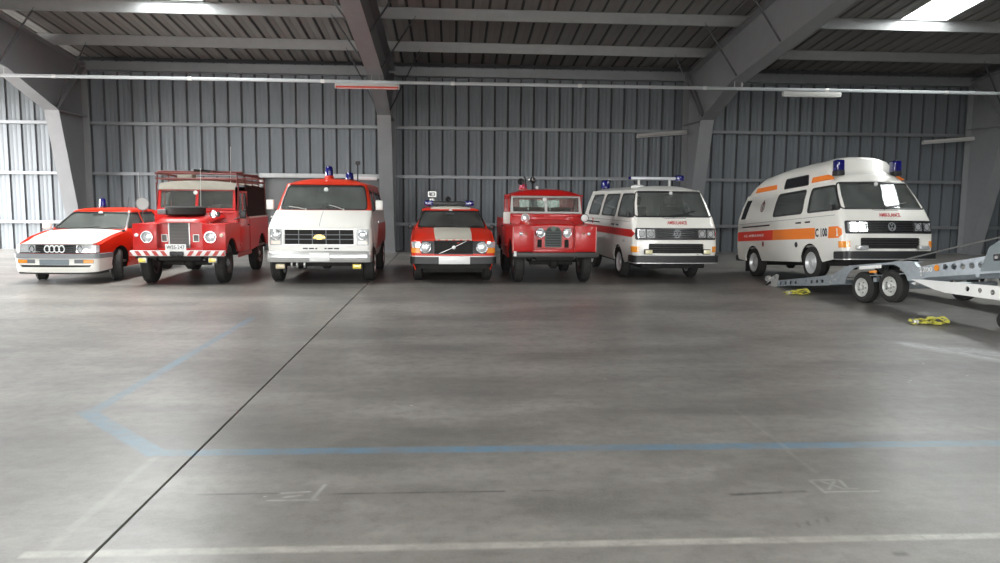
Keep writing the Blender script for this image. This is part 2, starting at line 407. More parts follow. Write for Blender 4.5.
def floor_mat():
    m = bpy.data.materials.new('polished concrete'); m.use_nodes = True; nt = m.node_tree; N, L = nt.nodes, nt.links
    b = N['Principled BSDF']
    tc = N.new('ShaderNodeTexCoord'); P = tc.outputs['Object']
    def noise(sc, det=6, rough=.6, stretch=None):
        n = N.new('ShaderNodeTexNoise'); n.inputs['Scale'].default_value = sc; n.inputs['Detail'].default_value = det; n.inputs['Roughness'].default_value = rough
        if stretch:
            mp = N.new('ShaderNodeMapping'); mp.inputs['Scale'].default_value = stretch; L.new(P, mp.inputs[0]); L.new(mp.outputs[0], n.inputs['Vector'])
        else: L.new(P, n.inputs['Vector'])
        return n.outputs['Fac']
    def math_(op, a, b_=None, c=None):
        n = N.new('ShaderNodeMath'); n.operation = op
        for i, q in enumerate((a, b_, c)):
            if q is None: continue
            if isinstance(q, (int, float)): n.inputs[i].default_value = q
            else: L.new(q, n.inputs[i])
        return n.outputs[0]
    def mr(v, a, b_, c=0.0, d=1.0):
        n = N.new('ShaderNodeMapRange'); n.clamp = True; L.new(v, n.inputs[0])
        for i, q in enumerate((a, b_, c, d)): n.inputs[i+1].default_value = q
        return n.outputs[0]
    def mixc(fac, A, B):
        n = N.new('ShaderNodeMix'); n.data_type = 'RGBA'
        if isinstance(fac, (int, float)): n.inputs[0].default_value = fac
        else: L.new(fac, n.inputs[0])
        for i, q in ((6, A), (7, B)):
            if isinstance(q, tuple): n.inputs[i].default_value = (*q, 1)
            else: L.new(q, n.inputs[i])
        return n.outputs[2]
    sx = N.new('ShaderNodeSeparateXYZ'); L.new(P, sx.inputs[0]); X, Y = sx.outputs[0], sx.outputs[1]
    big = noise(.32, 5, .55); mid = noise(1.3, 7, .65); fine = noise(9, 6, .7); streak = noise(.9, 6, .6, (.25, 1.2, 1))
    grain = noise(70, 3, .6)
    c = mixc(mr(big, .38, .62), (.168, .155, .142), (.238, .221, .204))
    c = mixc(mr(mid, .46, .66, 0, .55), c, (.128, .119, .110))
    cl = noise(.75, 8, .72, (.6, 1.0, 1)); c = mixc(mr(cl, .48, .58, 0, .75), c, (.125, .118, .108))
    c = mixc(mr(cl, .46, .36, 0, .5), c, (.33, .312, .29))
    c = mixc(mr(streak, .47, .64, 0, .5), c, (.32, .302, .278))
    c = mixc(mr(fine, .46, .66, 0, .42), c, (.125, .117, .107))
    c = mixc(mr(grain, .45, .75, 0, .22), c, (.32, .31, .30))
    # small dark stains and pale specks
    v2 = N.new('ShaderNodeTexVoronoi'); v2.inputs['Scale'].default_value = 2.2; v2.inputs['Randomness'].default_value = 1
    mp2 = N.new('ShaderNodeMapping'); mp2.inputs['Location'].default_value = (3.3, 1.7, 0); L.new(P, mp2.inputs[0]); L.new(mp2.outputs[0], v2.inputs['Vector'])
    sp2 = math_('MULTIPLY', mr(v2.outputs['Distance'], .022, .035, 1, 0), mr(big, .48, .5))
    c = mixc(sp2, c, (.5, .5, .49))
    wear = noise(6, 6, .75); wear2 = noise(1.6, 4, .6)
    def seg(x0, y0, x1, y1, w, soft=.012):
        cx, cy = (x0+x1)/2, (y0+y1)/2; ln = math.hypot(x1-x0, y1-y0)/2; a = math.atan2(y1-y0, x1-x0)
        dx = math_('SUBTRACT', X, cx); dy = math_('SUBTRACT', Y, cy)
        al = math_('ADD', math_('MULTIPLY', dx, math.cos(a)), math_('MULTIPLY', dy, math.sin(a)))
        ac = math_('SUBTRACT', math_('MULTIPLY', dy, math.cos(a)), math_('MULTIPLY', dx, math.sin(a)))
        return math_('MULTIPLY', mr(math_('ABSOLUTE', al), ln-soft, ln+soft, 1, 0), mr(math_('ABSOLUTE', ac), w/2-soft, w/2+soft, 1, 0))
    def paint(c, segs, col, lo, hi, mx):
        k = None
        for q in segs:
            sgm = seg(*q); k = sgm if k is None else math_('MAXIMUM', k, sgm)
        wv = math_('MULTIPLY', mr(wear, lo, hi, mx, .12), mr(wear2, .3, .6, .55, 1))
        return mixc(math_('MULTIPLY', k, wv), c, col)
    # worn blue bay marking
    c = paint(c, [(-1.92, 4.83, 9.0, 4.83, .12), (-2.80, 5.84, -1.86, 4.80, .13), (-2.72, 5.8, -2.72, 10.5, .10)], (.13, .215, .285), .44, .74, 1.0)
    # pale line across the foreground and its faint return
    c = paint(c, [(-1.95, 3.43, 2.3, 3.43, .065), (2.3, 3.43, 6.0, 3.43, .06)], (.44, .42, .375), .42, .70, .8)
    c = paint(c, [(-1.86, 3.43, -1.86, 4.75, .05), (2.22, 4.75, 2.22, 5.75, .03), (2.2, 4.3, 2.2, 4.75, .02)], (.34, .325, .295), .42, .66, .42)
    # chalk corner marks and scribbles
    c = paint(c, [(-.76, 4.0, -.72, 4.25, .018), (-1.0, 4.02, -.72, 4.02, .016), (2.10, 4.02, 2.42, 4.02, .014), (2.10, 4.0, 2.10, 4.2, .012), (2.10, 4.2, 2.26, 4.2, .01),
                  (2.14, 4.05, 2.24, 4.18, .012), (2.24, 4.05, 2.16, 4.18, .012), (2.22, 4.06, 2.32, 4.06, .01), (2.26, 4.06, 2.28, 4.2, .012),
                  (-.95, 4.12, -.78, 4.14, .02), (-.92, 4.06, -.82, 4.09, .015)], (.46, .45, .43), .42, .72, .95)
    # dark scratches
    c = paint(c, [(-1.4, 4.12, -.95, 4.12, .016), (-.66, 4.1, .3, 4.1, .015), (.45, 4.1, .58, 4.1, .014), (1.55, 4.0, 2.0, 4.03, .03), (.78, 10.97, .96, 10.97, .035), (3.0, 11.7, 3.25, 11.75, .04),
                  (1.74, 3.56, 1.76, 3.62, .012), (1.80, 3.58, 1.82, 3.64, .012), (1.86, 3.60, 1.88, 3.66, .012), (1.92, 3.62, 1.94, 3.68, .012), (2.05, 3.26, 2.12, 3.26, .04)], (.05, .047, .044), .42, .72, 1.0)
    # spilt white powder beside the trailer
    c = paint(c, [(5.25, 8.5, 5.85, 7.3, .22, .10), (5.35, 8.45, 5.75, 7.6, .06, .03), (5.6, 8.2, 6.3, 7.3, .30, .14)], (.58, .60, .61), .40, .66, 1.0)
    L.new(c, b.inputs['Base Color'])
    ro = math_('ADD', mr(big, .3, .7, .30, .38), mr(fine, .4, .8, 0, .06))
    L.new(ro, b.inputs['Roughness']); b.inputs['Specular IOR Level'].default_value = .5
    bp = N.new('ShaderNodeBump'); bp.inputs['Strength'].default_value = .08; bp.inputs['Distance'].default_value = .003
    L.new(math_('ADD', fine, math_('MULTIPLY', grain, .4)), bp.inputs['Height']); L.new(bp.outputs[0], b.inputs['Normal'])
    return m
FLOORM = floor_mat()

def build_hall():
    # floor: slabs either side of the long joint, joint recessed
    fl = empty('floor', (0, 0, 0)); tag(fl, 'worn polished grey concrete floor with blue and white painted lines', kind='structure')
    xs = [XL-.3, -11.4, -1.63, 8.1, XR+.3]
    for i in range(4):
        g0 = .009 if i > 0 else 0; g1 = .009 if i < 3 else 0
        obj('floor_slab', MB().box(xs[i]+g0, xs[i+1]-g1, YF-.3, YW+.3, -.25, 0), FLOORM, fl, smooth=0)
    obj('joint_filler', MB().box(XL-.3, XR+.3, YF-.3, YW+.3, -.3, -.012-.005), mat('black joint filler', (.03, .028, .026), .9), fl, smooth=0)
    yard = obj('yard', MB().box(-90, 90, -90, 110, -.5, -.31), CONC2, None, smooth=0); tag(yard, 'grey concrete yard outside the hall', kind='structure')

    # back wall: cassette sheets, each a part
    wb = empty('wall_back', (0, YW, 0)); tag(wb, 'back wall of pale grey vertical steel sheets', kind='structure')
    PW = .412
    def sheet_mb(h, w):
        # profile across x (0..w), depth towards the room is -y
        pr = [(0.027, 0), (.035, -.03), (.13, -.03), (.135, -.0285), (.15, -.0285), (.155, -.03), (.26, -.03), (.265, -.0285), (.28, -.0285), (.285, -.03), (w-.035, -.03), (w-.027, 0)]
        v = [(x, y, z) for z in (0, h) for x, y in pr]; k = len(pr)
        f = [(i, i+1, k+i+1, k+i) for i in range(k-1)]
        v2 = [(x, .004, z) for z in (0, h) for x, y in ((pr[0][0], 0), (pr[-1][0], 0))]
        n = len(v); v += v2
        f += [(n, n+2, n+3, n+1), (0, k, n+2, n), (k-1, n+1, n+3, 2*k-1), tuple([n, n+1]+list(range(k-1, -1, -1))), tuple([n+3, n+2]+list(range(k, 2*k)))]
        return MB().add(v, f)
    pm = obj('wall_panel', sheet_mb(5.75, PW), WALLM, wb); me = pm.data
    x0 = -4.02-.006; k0 = math.floor((XL-x0)/PW)+1; k1 = math.floor((XR-x0)/PW)
    first = True
    for k in range(k0, k1):
        x = x0+k*PW
        if x < -15.2 or x > 19.5: continue
        if first: pm.location = (x, -.004, 0); first = False
        else: inst('wall_panel', me, (x, -.004, 0), wb)
    obj('wall_backing', MB().box(XL, XR, .0, .16, 0, 6.05), SEAMM, wb, smooth=0)
    # side stretches of the back wall outside the picture
    for a, b in ((XL, -15.3), (19.6, XR)):
        obj('wall_cladding', MB().box(a, b, -.03, 0, 0, 5.8), WALLM, wb, smooth=0)
    # girts along the back wall (c sections) and the eave strut
    for z in (.85, 2.34, 3.86):
        mb = MB()
        mb.prism([(-.20, z-.045), (-.035, z-.045), (-.035, z-.037), (-.192, z-.037), (-.192, z+.037), (-.035, z+.037), (-.035, z+.045), (-.20, z+.045)], [], 'x', XL, XR)
        obj('girt', mb, GIRTM, wb)
    obj('eave_strut', MB().prism([(-.3, 5.42), (-.035, 5.42), (-.035, 5.44), (-.28, 5.44), (-.28, 5.66), (-.035, 5.66), (-.035, 5.68), (-.3, 5.68)], [], 'x', XL, XR), GIRTM, wb)
    # door behind the orange and white van
    d = empty('door_1', (-4.02, YW, 0)); tag(d, 'grey double door with pale frame in the back wall', kind='structure')
    DGREY = mat('grey door leaf', (.12, .122, .125), .5, .1, .5, 0, .08, 3, dirt=.2); DFR = mat('pale door frame', (.42, .43, .43), .4, .1)
    W = 1.86
    for sx in (-1, 1):
        lf = obj('door_leaf', MB().box(min(0.01*sx, sx*W), max(.01*sx, sx*W), -.075, -.04, .02, 2.26, .004), DGREY, d)
        obj('push_bar', MB().tube([(sx*.2, -.10, 1.05), (sx*(W-.2), -.10, 1.05)], .018, 8).box(min(sx*.2, sx*.25), max(sx*.2, sx*.25), -.10, -.07, 1.02, 1.08).box(min(sx*(W-.25), sx*(W-.2)), max(sx*(W-.25), sx*(W-.2)), -.10, -.07, 1.02, 1.08), STEEL, lf)
        obj('door_jamb', MB().box(min(sx*W, sx*(W+.09)), max(sx*W, sx*(W+.09)), -.22, -.03, 0, 2.40, .006), DFR, d)
    obj('door_head', MB().box(-W, W, -.22, -.03, 2.27, 2.40, .006), DFR, d)

    # end walls and camera-side wall with their openings
    wl = empty('wall_left', (XL, 0, 0)); tag(wl, 'left end wall of the hall with an open doorway', kind='structure')
    topz = roof_z(YR)+.3
    gable = [(YF, 0), (YW, 0), (YW, 5.95), (YR, topz), (YF, 5.95)]
    obj('wall_cladding', MB().panel(gable, [rect(LDOOR[0], LDOOR[1], .001, LDOOR[2])], lambda u, v: (0, u, v), .12), WALLM, wl, smooth=0)
    wr = empty('wall_right', (XR, 0, 0)); tag(wr, 'closed right end wall of the hall', kind='structure')
    obj('wall_cladding', MB().panel(gable, [], lambda u, v: (.12, u, v), .12), WALLM, wr, smooth=0)
    wf = empty('wall_front', (0, YF, 0)); tag(wf, 'unseen camera side wall of the hall with doorways added for light', kind='structure')
    obj('wall_cladding', MB().panel(rect(XL, XR, 0, 6.1), [rect(a, b, .001, h) for a, b, h in FDOOR], lambda u, v: (u, 0, v), .12), WALLM, wf, smooth=0)

    # roof: ribbed sheets, each a part, running from the eave to the ridge
    cl = empty('ceiling', (0, 0, 0)); tag(cl, 'pitched roof of grey ribbed steel sheets', kind='structure')
    y_far, y_near = YW+.1, YR
    def roof_sheet(ya, yb):
        pr = [(.034, .03), (.042, 0), (.19, 0), (.20, .003), (.212, .003), (.222, 0), (PW-.042, 0), (PW-.034, .03)]
        k = len(pr); v = []
        for y in (ya, yb): v += [(x, y, roof_z(y)-roof_z(y_far)+dz) for x, dz in pr]
        for y in (ya, yb): v += [(.034, y, roof_z(y)-roof_z(y_far)+.035), (PW-.034, y, roof_z(y)-roof_z(y_far)+.035)]
        f = [(i, i+1, k+i+1, k+i) for i in range(k-1)]
        n = 2*k
        f += [(n, n+2, n+3, n+1), (0, k, n+2, n), (k-1, n+1, n+3, 2*k-1), tuple([n, n+1]+list(range(k-1, -1, -1))), tuple([n+3, n+2]+list(range(k, 2*k)))]
        return MB().add(v, f)
    cache = {}
    def sheet(x, ya, yb):
        key = (ya, yb)
        if key not in cache:
            o = obj('roof_sheet', roof_sheet(ya, yb), ROOFM, cl); cache[key] = o.data; o.location = (x, 0, roof_z(y_far))
        else: inst('roof_sheet', cache[key], (x, 0, roof_z(y_far)), cl)
    holes = []
    for k in range(k0-1, k1+1):
        x = x0+k*PW
        if x < -15.4 or x > 19.6: continue
        cut = None
        for cx, ya, yb in SKYL:
            if abs(x+PW/2-cx) < SKW: cut = (ya, yb); holes.append((x, ya, yb))
        if cut:
            sheet(x, y_far, cut[0]); sheet(x, cut[1], y_near)
        else: sheet(x, y_far, y_near)
    # outer skin above the sheets (closes the seams), with the skylight openings cut out
    def skin(xa, xb, ya, yb, hl):
        f = lambda u, v: (u, v, roof_z(v)+.05)
        obj('roof_skin', MB().panel(rect(xa, xb, min(ya, yb), max(ya, yb)), hl, f, .015), SEAMM if xa > -15.9 and ya > YR else ROOFM, cl, smooth=0)
    hx = {}
    for x, ya, yb in holes: hx.setdefault((ya, yb, round(x > 0)), []).append(x)
    hl = [rect(min(v), max(v)+PW, kk[1], kk[0]) for kk, v in hx.items()]
    skin(-15.5, 19.7, YW+.1, YR, hl)
    skin(XL, -15.5, YW+.1, YR, [])
    skin(19.7, XR, YW+.1, YR, [])
    fh = [rect(cx-SKW, cx+SKW, yb, ya) for cx, ya, yb in ADDED_SKYL]
    skin(XL, XR, YF-.1, YR, fh)
    # skylight sheets: clear weathered plastic
    PANE = bpy.data.materials.new('clear skylight sheet'); PANE.use_nodes = True; nt = PANE.node_tree
    nt.nodes.remove(nt.nodes['Principled BSDF']); tr = nt.nodes.new('ShaderNodeBsdfTransparent'); tr.inputs[0].default_value = (.9, .92, .92, 1)
    nt.links.new(tr.outputs[0], nt.nodes['Material Output'].inputs[0])
    for h in hl+fh:
        xa, xb = h[0][0], h[1][0]; ya, yb = h[0][1], h[2][1]
        obj('skylight_sheet', MB().panel(rect(xa, xb, ya, yb), [], lambda u, v: (u, v, roof_z(v)+.06), .006), PANE, cl, smooth=0)
        obj('skylight_kerb', MB().panel(grow(rect(xa, xb, ya, yb), .03), [rect(xa+.01, xb-.01, ya+.01, yb-.01)], lambda u, v: (u, v, roof_z(v)+.055), .06), PURLM, cl, smooth=0)
    # purlins: z sections along the hall
    y = 22.35; n = 0
    ys = []
    while y > YF+1:
        ys.append(y); y -= 2.62
    for y in ys:
        z = roof_z(y)-.005
        h = .27
        mb = MB().prism([(y-.07, z), (y-.006, z), (y-.006, z-h+.012), (y+.07, z-h+.012), (y+.07, z-h), (y-.018, z-h), (y-.018, z-.012), (y-.07, z-.012)], [], 'x', XL, XR)
        obj('purlin', mb, PURLM, cl)

def build_frame(x, label):
    """tapered portal frame: web plate between two flanges, brace rods to the purlins"""
    fr = empty('portal_frame', (x, YW, 0)); tag(fr, label, kind='structure')
    inner = [(23.62, 0), (22.40, 4.05), (20.0, 4.80), (14.5, 5.50), (YR, 6.75)]
    outer = [(24.17, 0), (24.17, 5.56), (YR, 5.56+RS*(24.17-YR))]
    inner = [(a-YW, b) for a, b in inner]; outer = [(a-YW, b) for a, b in outer]
    mir = lambda L: [(2*(YR-YW)-a, b) for a, b in reversed(L)]
    web = inner+mir(inner)[1:]+list(reversed(outer+mir(outer)[1:]))
    obj('web_plate', MB().prism(web, [], 'x', -.008, .008), STRUCT, fr, smooth=0)
    def flange(name, L, w, th, side):
        mb = MB()
        for (a, b), (c, d) in zip(L, L[1:]):
            t = Vector((0, c-a, d-b)).normalized(); n = Vector((0, -t.z, t.y))*side
            P0, P1 = Vector((0, a, b)), Vector((0, c, d))
            v = []
            for q in (P0-t*.0, P1):
                for sx in (-w/2, w/2):
                    for k in (0, th): v.append(q+Vector((sx, 0, 0))+n*k)
            mb.add(v, [(0, 1, 3, 2), (4, 6, 7, 5), (0, 4, 5, 1), (2, 3, 7, 6), (0, 2, 6, 4), (1, 5, 7, 3)])
        return obj(name, mb, STRUCT, fr, smooth=0)
    flange('inner_flange', inner+mir(inner)[1:], .40, .022, 1)
    flange('outer_flange', outer+mir(outer)[1:], .40, .022, -1)
    # stiffeners on the web and base plate
    for sx in (-1, 1):
        mb = MB()
        mb.box(min(0, sx*.19), max(0, sx*.19), -2.0, -.25, 4.04, 4.056)
        obj('stiffener', mb, STRUCT, fr, smooth=0)
        mb = MB(); a = Vector((sx*.1, 22.40-YW, 4.07)); b = Vector((sx*.1, 24.15-YW, 5.53)); t = (b-a).normalized(); n = Vector((0, -t.z, t.y))*.008
        v = [a+Vector((dx*.09, 0, 0))+s*n for dx in (-1, 1) for s in (-1, 1)]+[b+Vector((dx*.09, 0, 0))+s*n for dx in (-1, 1) for s in (-1, 1)]
        mb.add(v, [(0, 1, 3, 2), (4, 6, 7, 5), (0, 4, 5, 1), (2, 3, 7, 6), (0, 2, 6, 4), (1, 5, 7, 3)])
        obj('stiffener', mb, STRUCT, fr, smooth=0)
        # flange braces from inner flange up to purlins
        for yb, zb in ((22.35, 4.10), (19.73, 4.86), (17.11, 5.2), (14.49, 5.52)):
            obj('brace', MB().tube([(sx*.16, yb-YW, zb+.03), (sx*1.05, yb-YW, roof_z(yb)-.2)], .022, 6), DARKROD, fr)
    obj('base_plate', MB().box(-.24, .24, -.85, -.18, 0, .025), STRUCT, fr, smooth=0)
    return fr

build_hall()
for x, lb in zip(FX, ('tapered steel portal frame at the left, beside the white bonneted car', 'tapered steel portal frame behind the orange and white van',
                      'tapered steel portal frame between the two ambulances', 'tapered steel portal frame at the far right behind the trailer')):
    build_frame(x, lb)

def build_conduit():
    c = empty('lighting_conduit', (0, 20.0, 4.60)); tag(c, 'long pale grey lighting conduit hung across the hall below the rafters', 'conduit')
    obj('rail', MB().box(XL+.2, XR-.2, -.03, .03, -.04, .04, .008), PIPEM, c)
    for x in FX:
        for dx in (-.1, .1):
            obj('hanger', MB().tube([(x+dx, 0, .03), (x+dx, 0, .26)], .008, 6), STEEL, c)
    for k in range(-3, 6):
        obj('joint_sleeve', MB().box(k*3.3-.05, k*3.3+.05, -.035, .035, -.045, .045, .006), STEEL, c)
build_conduit()

TUBEM = mat('white fluorescent tube', (.85, .86, .85), .3, 0, .5, .3, .02, 9)
def fixture(x, y, z, L, label, red, rot=(0, 0, 0)):
    t = empty('fluorescent_lamp', (x, y, z), rot); tag(t, label, 'lamp', 'unlit fluorescent lamps')
    obj('housing', MB().prism([(-.09, -.035), (.09, -.035), (.05, .035), (-.05, .035)], [], 'x', -L/2, L/2), mat('white lamp housing', (.50, .49, .47), .4), t)
    bd = mat('red lamp reflector', (.62, .10, .07), .4) if red else mat('pale lamp reflector', (.42, .42, .40), .35)
    obj('reflector', MB().prism([(-.11, -.085), (-.10, -.085), (-.06, -.037), (.06, -.037), (.10, -.085), (.11, -.085), (.07, -.03), (-.07, -.03)], [], 'x', -L/2+.02, L/2-.02), bd, t)
    for s in (-.035, .035):
        obj('tube', MB().cyl((-L/2+.05, s, -.072), (L/2-.05, s, -.072), .016, n=10), TUBEM, t)
    for s in (-1, 1):
        obj('end_cap', MB().box(min(s*(L/2-.04), s*L/2), max(s*(L/2-.04), s*L/2), -.075, .075, -.09, -.03, .008), mat('lamp end cap', (.6, .6, .58), .5), t)
fixture(-2.17, 19.95, 4.51, 1.62, 'fluorescent lamp with red reflector under the conduit near the centre column', True)
fixture(9.47, 19.95, 4.505, 1.55, 'pale fluorescent lamp under the conduit above the high-roofed ambulance', False)
fixture(6.60, YW-.34, 3.78, 1.6, 'fluorescent lamp on the wall rail left of the ambulance-side column', False, (0, R(-5), 0))
fixture(16.2, YW-.34, 3.72, 2.0, 'fluorescent lamp on the wall rail at the far right', False, (0, R(-5), 0))
# ------------------------------------------------------------------ vehicle kit
# vehicle frame: x to the picture's right, y rearwards from the front axle, z up from the ground; the nose points to -y
class Wrap:
    """sheet-metal skin bent round the nose: u runs along the plan outline from one flank round the front to the other"""
    def __init__(s, yf, w, r, bow, y0, fallF=1.2, yr=None, y1=3.5, fallR=.8, tp=0.0, tl=1.0):
        s.tp, s.tl = tp, tl
        s.yf, s.w, s.r, s.bow, s.y0, s.fF, s.yr, s.y1, s.fR = yf, w, r, bow, y0, fallF, yr, y1, fallR
        s.W0 = max(q[1] for q in w); s.L0 = s.W0-r; s.A = r*PI/2; s.ys = y0+bow+r
    def U(s, y): return s.L0+s.A+(y-s.ys)
    def side_y(s, yr_, z):
        sh = pl(s.yf, z)-s.y0
        y = yr_+sh*max(0, 1-max(0, yr_-s.ys)/s.fF)
        if s.yr:
            sr = pl(s.yr, z)-s.y1; y += sr*max(0, 1-max(0, s.y1-yr_)/s.fR)
        return y
    def fn(s, u, z):
        x, y, zz = s.fn0(u, z)
        if s.tp: x *= 1-s.tp*max(0, 1-max(0, y-s.y0)/s.tl)**1.5
        return (x, y, zz)
    def fn0(s, u, z):
        yf, w, r = pl(s.yf, z), pl(s.w, z), s.r; a = abs(u); sg = 1 if u >= 0 else -1
        if a <= s.L0: k = a/s.L0; return (sg*k*(w-r), yf+s.bow*k*k, z)
        if a <= s.L0+s.A:
            t = (a-s.L0)/r; return (sg*(w-r+r*math.sin(t)), yf+s.bow+r*(1-math.cos(t)), z)
        return (sg*w, s.side_y(s.ys+a-s.L0-s.A, z), z)
    def S(s, y, z, sg=1):
        """(u, z) on the flank for a real (y, z)"""
        lo, hi = s.ys-.5, s.y1+.5
        for _ in range(40):
            m = (lo+hi)/2
            if s.side_y(m, z) < y: lo = m
            else: hi = m
        return (sg*s.U(lo), z)
    def flank(s, poly, sg=1):
        return [s.S(y, z, sg) for y, z in poly]
    def cuts(s, rear):
        c = lin(-s.L0, s.L0, 6)
        for sg in (-1, 1):
            c += [sg*q for q in lin(s.L0, s.L0+s.A, 4)[1:]]
            c += [sg*q for q in lin(s.L0+s.A, s.U(rear), 9)[1:-1]]
        return sorted(c)

def arch(cy, cz, r, zb, n=12):
    a = math.asin(max(-1, min(1, (zb-cz)/r)))
    return [(cy-r*math.cos(t), cz+r*math.sin(t)) for t in lin(a, PI-a, n)]

class Car:
    def __init__(s, name, label, cat, x, y, psi, z=0.0, pitch=0.0, scale=1.0, group=None):
        s.o = empty(name, (x, y, z), (R(pitch), 0, R(psi)), scale); tag(s.o, label, cat, group)
    def part(s, name, mb, m, parent=None, label=None, smooth=35): return obj(name, mb, m, parent or s.o, label, smooth)
    def wheel(s, x, y, r, w, rim, sg, m=None, cap=None):
        """sg: side the wheel faces; x is the centre of the tyre"""
        ax = (sg, 0, 0); h = w/2
        mb = MB().ring([(-h, rim), (h-.012, rim), (h-.004, rim+.012), (h-.004, rim-.004), (h-.03, rim-.022), (h-.055, rim*.86), (h-.075, rim*.78), (-h, rim*.78)], (x, y, r), ax, 24)
        mb.lathe([(h-.085, rim*.80), (h-.07, rim*.80), (h-.055, rim*.55), (h-.03, rim*.45), (h-.028, .0)], (x, y, r), ax, 24)
        o = s.part('wheel', mb, m or SILVER)
        s.part('tyre', MB().ring([(-h, rim), (-h-.008, (r+rim)/2), (-h+.012, r-.022), (-h+.035, r), (-h*.4, r), (-h*.38, r-.008), (h*.38, r-.008), (h*.4, r), (h-.035, r), (h-.012, r-.022), (h+.008, (r+rim)/2), (h, rim)], (x, y, r), ax, 28), RUBBER, o)
        hub = MB().lathe([(h-.05, rim*.36), (h-.012, rim*.34), (h, rim*.2), (h+.002, 0)], (x, y, r), ax, 16)
        s.part('hub_cap', hub, cap or BLACKP, o)
        return o
    def seat(s, x, y, z, m, w=.48, rest=True):
        o = s.part('seat', MB().box(x-w/2, x+w/2, y, y+.5, z, z+.16, .04), m)
        s.part('backrest', MB().add([(x+dx*w/2, y+.46+dz*.17+dy, z+.12+dz*.58) for dx in (-1, 1) for dy in (0, .13) for dz in (0, 1)], [(0, 1, 3, 2), (4, 6, 7, 5), (0, 4, 5, 1), (2, 3, 7, 6), (0, 2, 6, 4), (1, 5, 7, 3)]), m, o)
        if rest: s.part('headrest', MB().box(x-.14, x+.14, y+.66, y+.76, z+.74, z+.92, .04), m, o)
        return o
    def steering(s, x, y, z, tilt=35, r=.19):
        c = Vector((x, y, z)); n = Vector((0, math.cos(R(tilt)), math.sin(R(tilt)))); a = Vector((1, 0, 0)); b = n.cross(a)
        mb = MB().tube([c+(a*math.cos(t)+b*math.sin(t))*r for t in lin(0, 2*PI, 20)[:-1]], .014, 6, True)
        for t in (R(200), R(340), R(90)): mb.tube([c, c+(a*math.cos(t)+b*math.sin(t))*r], .012, 6)
        mb.tube([c, c-n*.45], .02, 6)
        return s.part('steering_wheel', mb, BLACKP)
    def plate(s, x, y, z, w, h, txt=None, size=.09, tw=None):
        o = s.part('number_plate', MB().box(x-w/2, x+w/2, y-.012, y, z-h/2, z+h/2, .004), PLATE)
        if txt: text('plate_lettering', txt, size, tw or w*.86, lambda u, v: (x+u, y-.012, z+v), INK if txt[0] != '~' else INKR, o)
        return o
    def lamp(s, name, x, y, z, r, depth=.06, rim=CHROME, lens=LENS, tilt=0):
        o = s.part(name, MB().lathe([(0, r*1.0), (depth, r*1.12), (depth+.012, r*1.14), (depth+.016, r*1.05), (depth+.006, r*.98), (depth, r*.6)], (x, y+depth, z), (0, -1, 0), 22), rim)
        s.part('lens', MB().lathe([(depth-.002, r*1.0), (depth+.010, r*.98), (depth+.022, r*.75), (depth+.03, r*.4), (depth+.032, 0)], (x, y+depth, z), (0, -1, 0), 22), lens, o)
        return o
    def mirror(s, x, y, z, w, h, m, sg, body_x):
        o = s.part('mirror', MB().box(x-w/2, x+w/2, y-.04, y+.03, z-h/2, z+h/2, .02), m)
        s.part('mirror_arm', MB().tube([(x-sg*w*.3, y, z-h*.35), (body_x, y+.02, z-h*.6)], .012, 6), BLACKP, o)
        return o
    def wiper(s, p0, p1, lift=(0, -.02, .01), m=BLACKP):
        p0, p1 = Vector(p0), Vector(p1); d = p1-p0; L = Vector(lift)
        mb = MB().tube([p0, p0+d*.5+L, p1+L*.3], .008, 6)
        mb.tube([p0+d*.35+L*1.2, p1+d*.12], .007, 6)
        mb.cyl(p0, p0+L, .016, n=8)
        return s.part('wiper', mb, m)
    def beacon(s, x, y, z, r, h, m=BLUEL, base=BLACKP, bh=.03):
        o = s.part('beacon', MB().lathe([(0, r*1.02), (h*.75, r*.92), (h*.93, r*.75), (h, r*.4), (h+.004, 0)], (x, y, z+bh), (0, 0, 1), 18), m)
        s.part('beacon_base', MB().lathe([(0, r*1.15), (bh*.7, r*1.12), (bh, r*.9)], (x, y, z), (0, 0, 1), 18), base, o)
        return o
    def underbody(s, w, y0, y1, z0, z1, axles=(), r=.3):
        mb = MB().box(-w, w, y0, y1, z0, z1, .03)
        for y in axles: mb.cyl((-w*1.15, y, r), (w*1.15, y, r), .045, n=8); mb.lathe([(-.1, .06), (-.05, .12), (.05, .12), (.1, .06)], (.05, y, r), (1, 0, 0), 12)
        return s.part('underbody', mb, UNDER)

def roof_dome(W, zt, h, front_y, rear_y, nu=14, nt=16, ft=.14, rt=.08, p=3.0, over=0.0):
    w = pl(W.w, zt)+over; us = lin(-1, 1, nu); us = [math.copysign(abs(u)**.75, u) for u in us]
    def fn(u, t):
        a = abs(u); k = min(1, a*w/(w-W.r)); yf = front_y+W.bow*k*k
        if a*w > w-W.r:
            q = (a*w-(w-W.r))/W.r; yf += W.r*(1-math.sqrt(max(0, 1-q*q)))
        y = yf+(rear_y-yf)*t
        e = min(1, t/ft); g = min(1, (1-t)/rt)
        z = zt+h*(1-a**p)*(1-(1-e)**2)*(.25+.75*(1-(1-g)**2))
        return (u*w, y, z)
    ts = sorted(set([0, ft*.25, ft*.5, ft*.75]+lin(ft, 1-rt, nt)+[1-rt*.5, 1]))
    return MB().grid(fn, us, ts, .012)

def shell_outline(W, bottom, rear, zb_rear, ztop):
    """bottom: list of (y, z) along the flank from nose to tail"""
    right = [W.S(y, z) for y, z in bottom]+[W.S(rear, zb_rear)]
    top = [W.S(y, z) for y, z in ztop]
    half = right+top
    return half+[(-u, z) for u, z in reversed(half)]

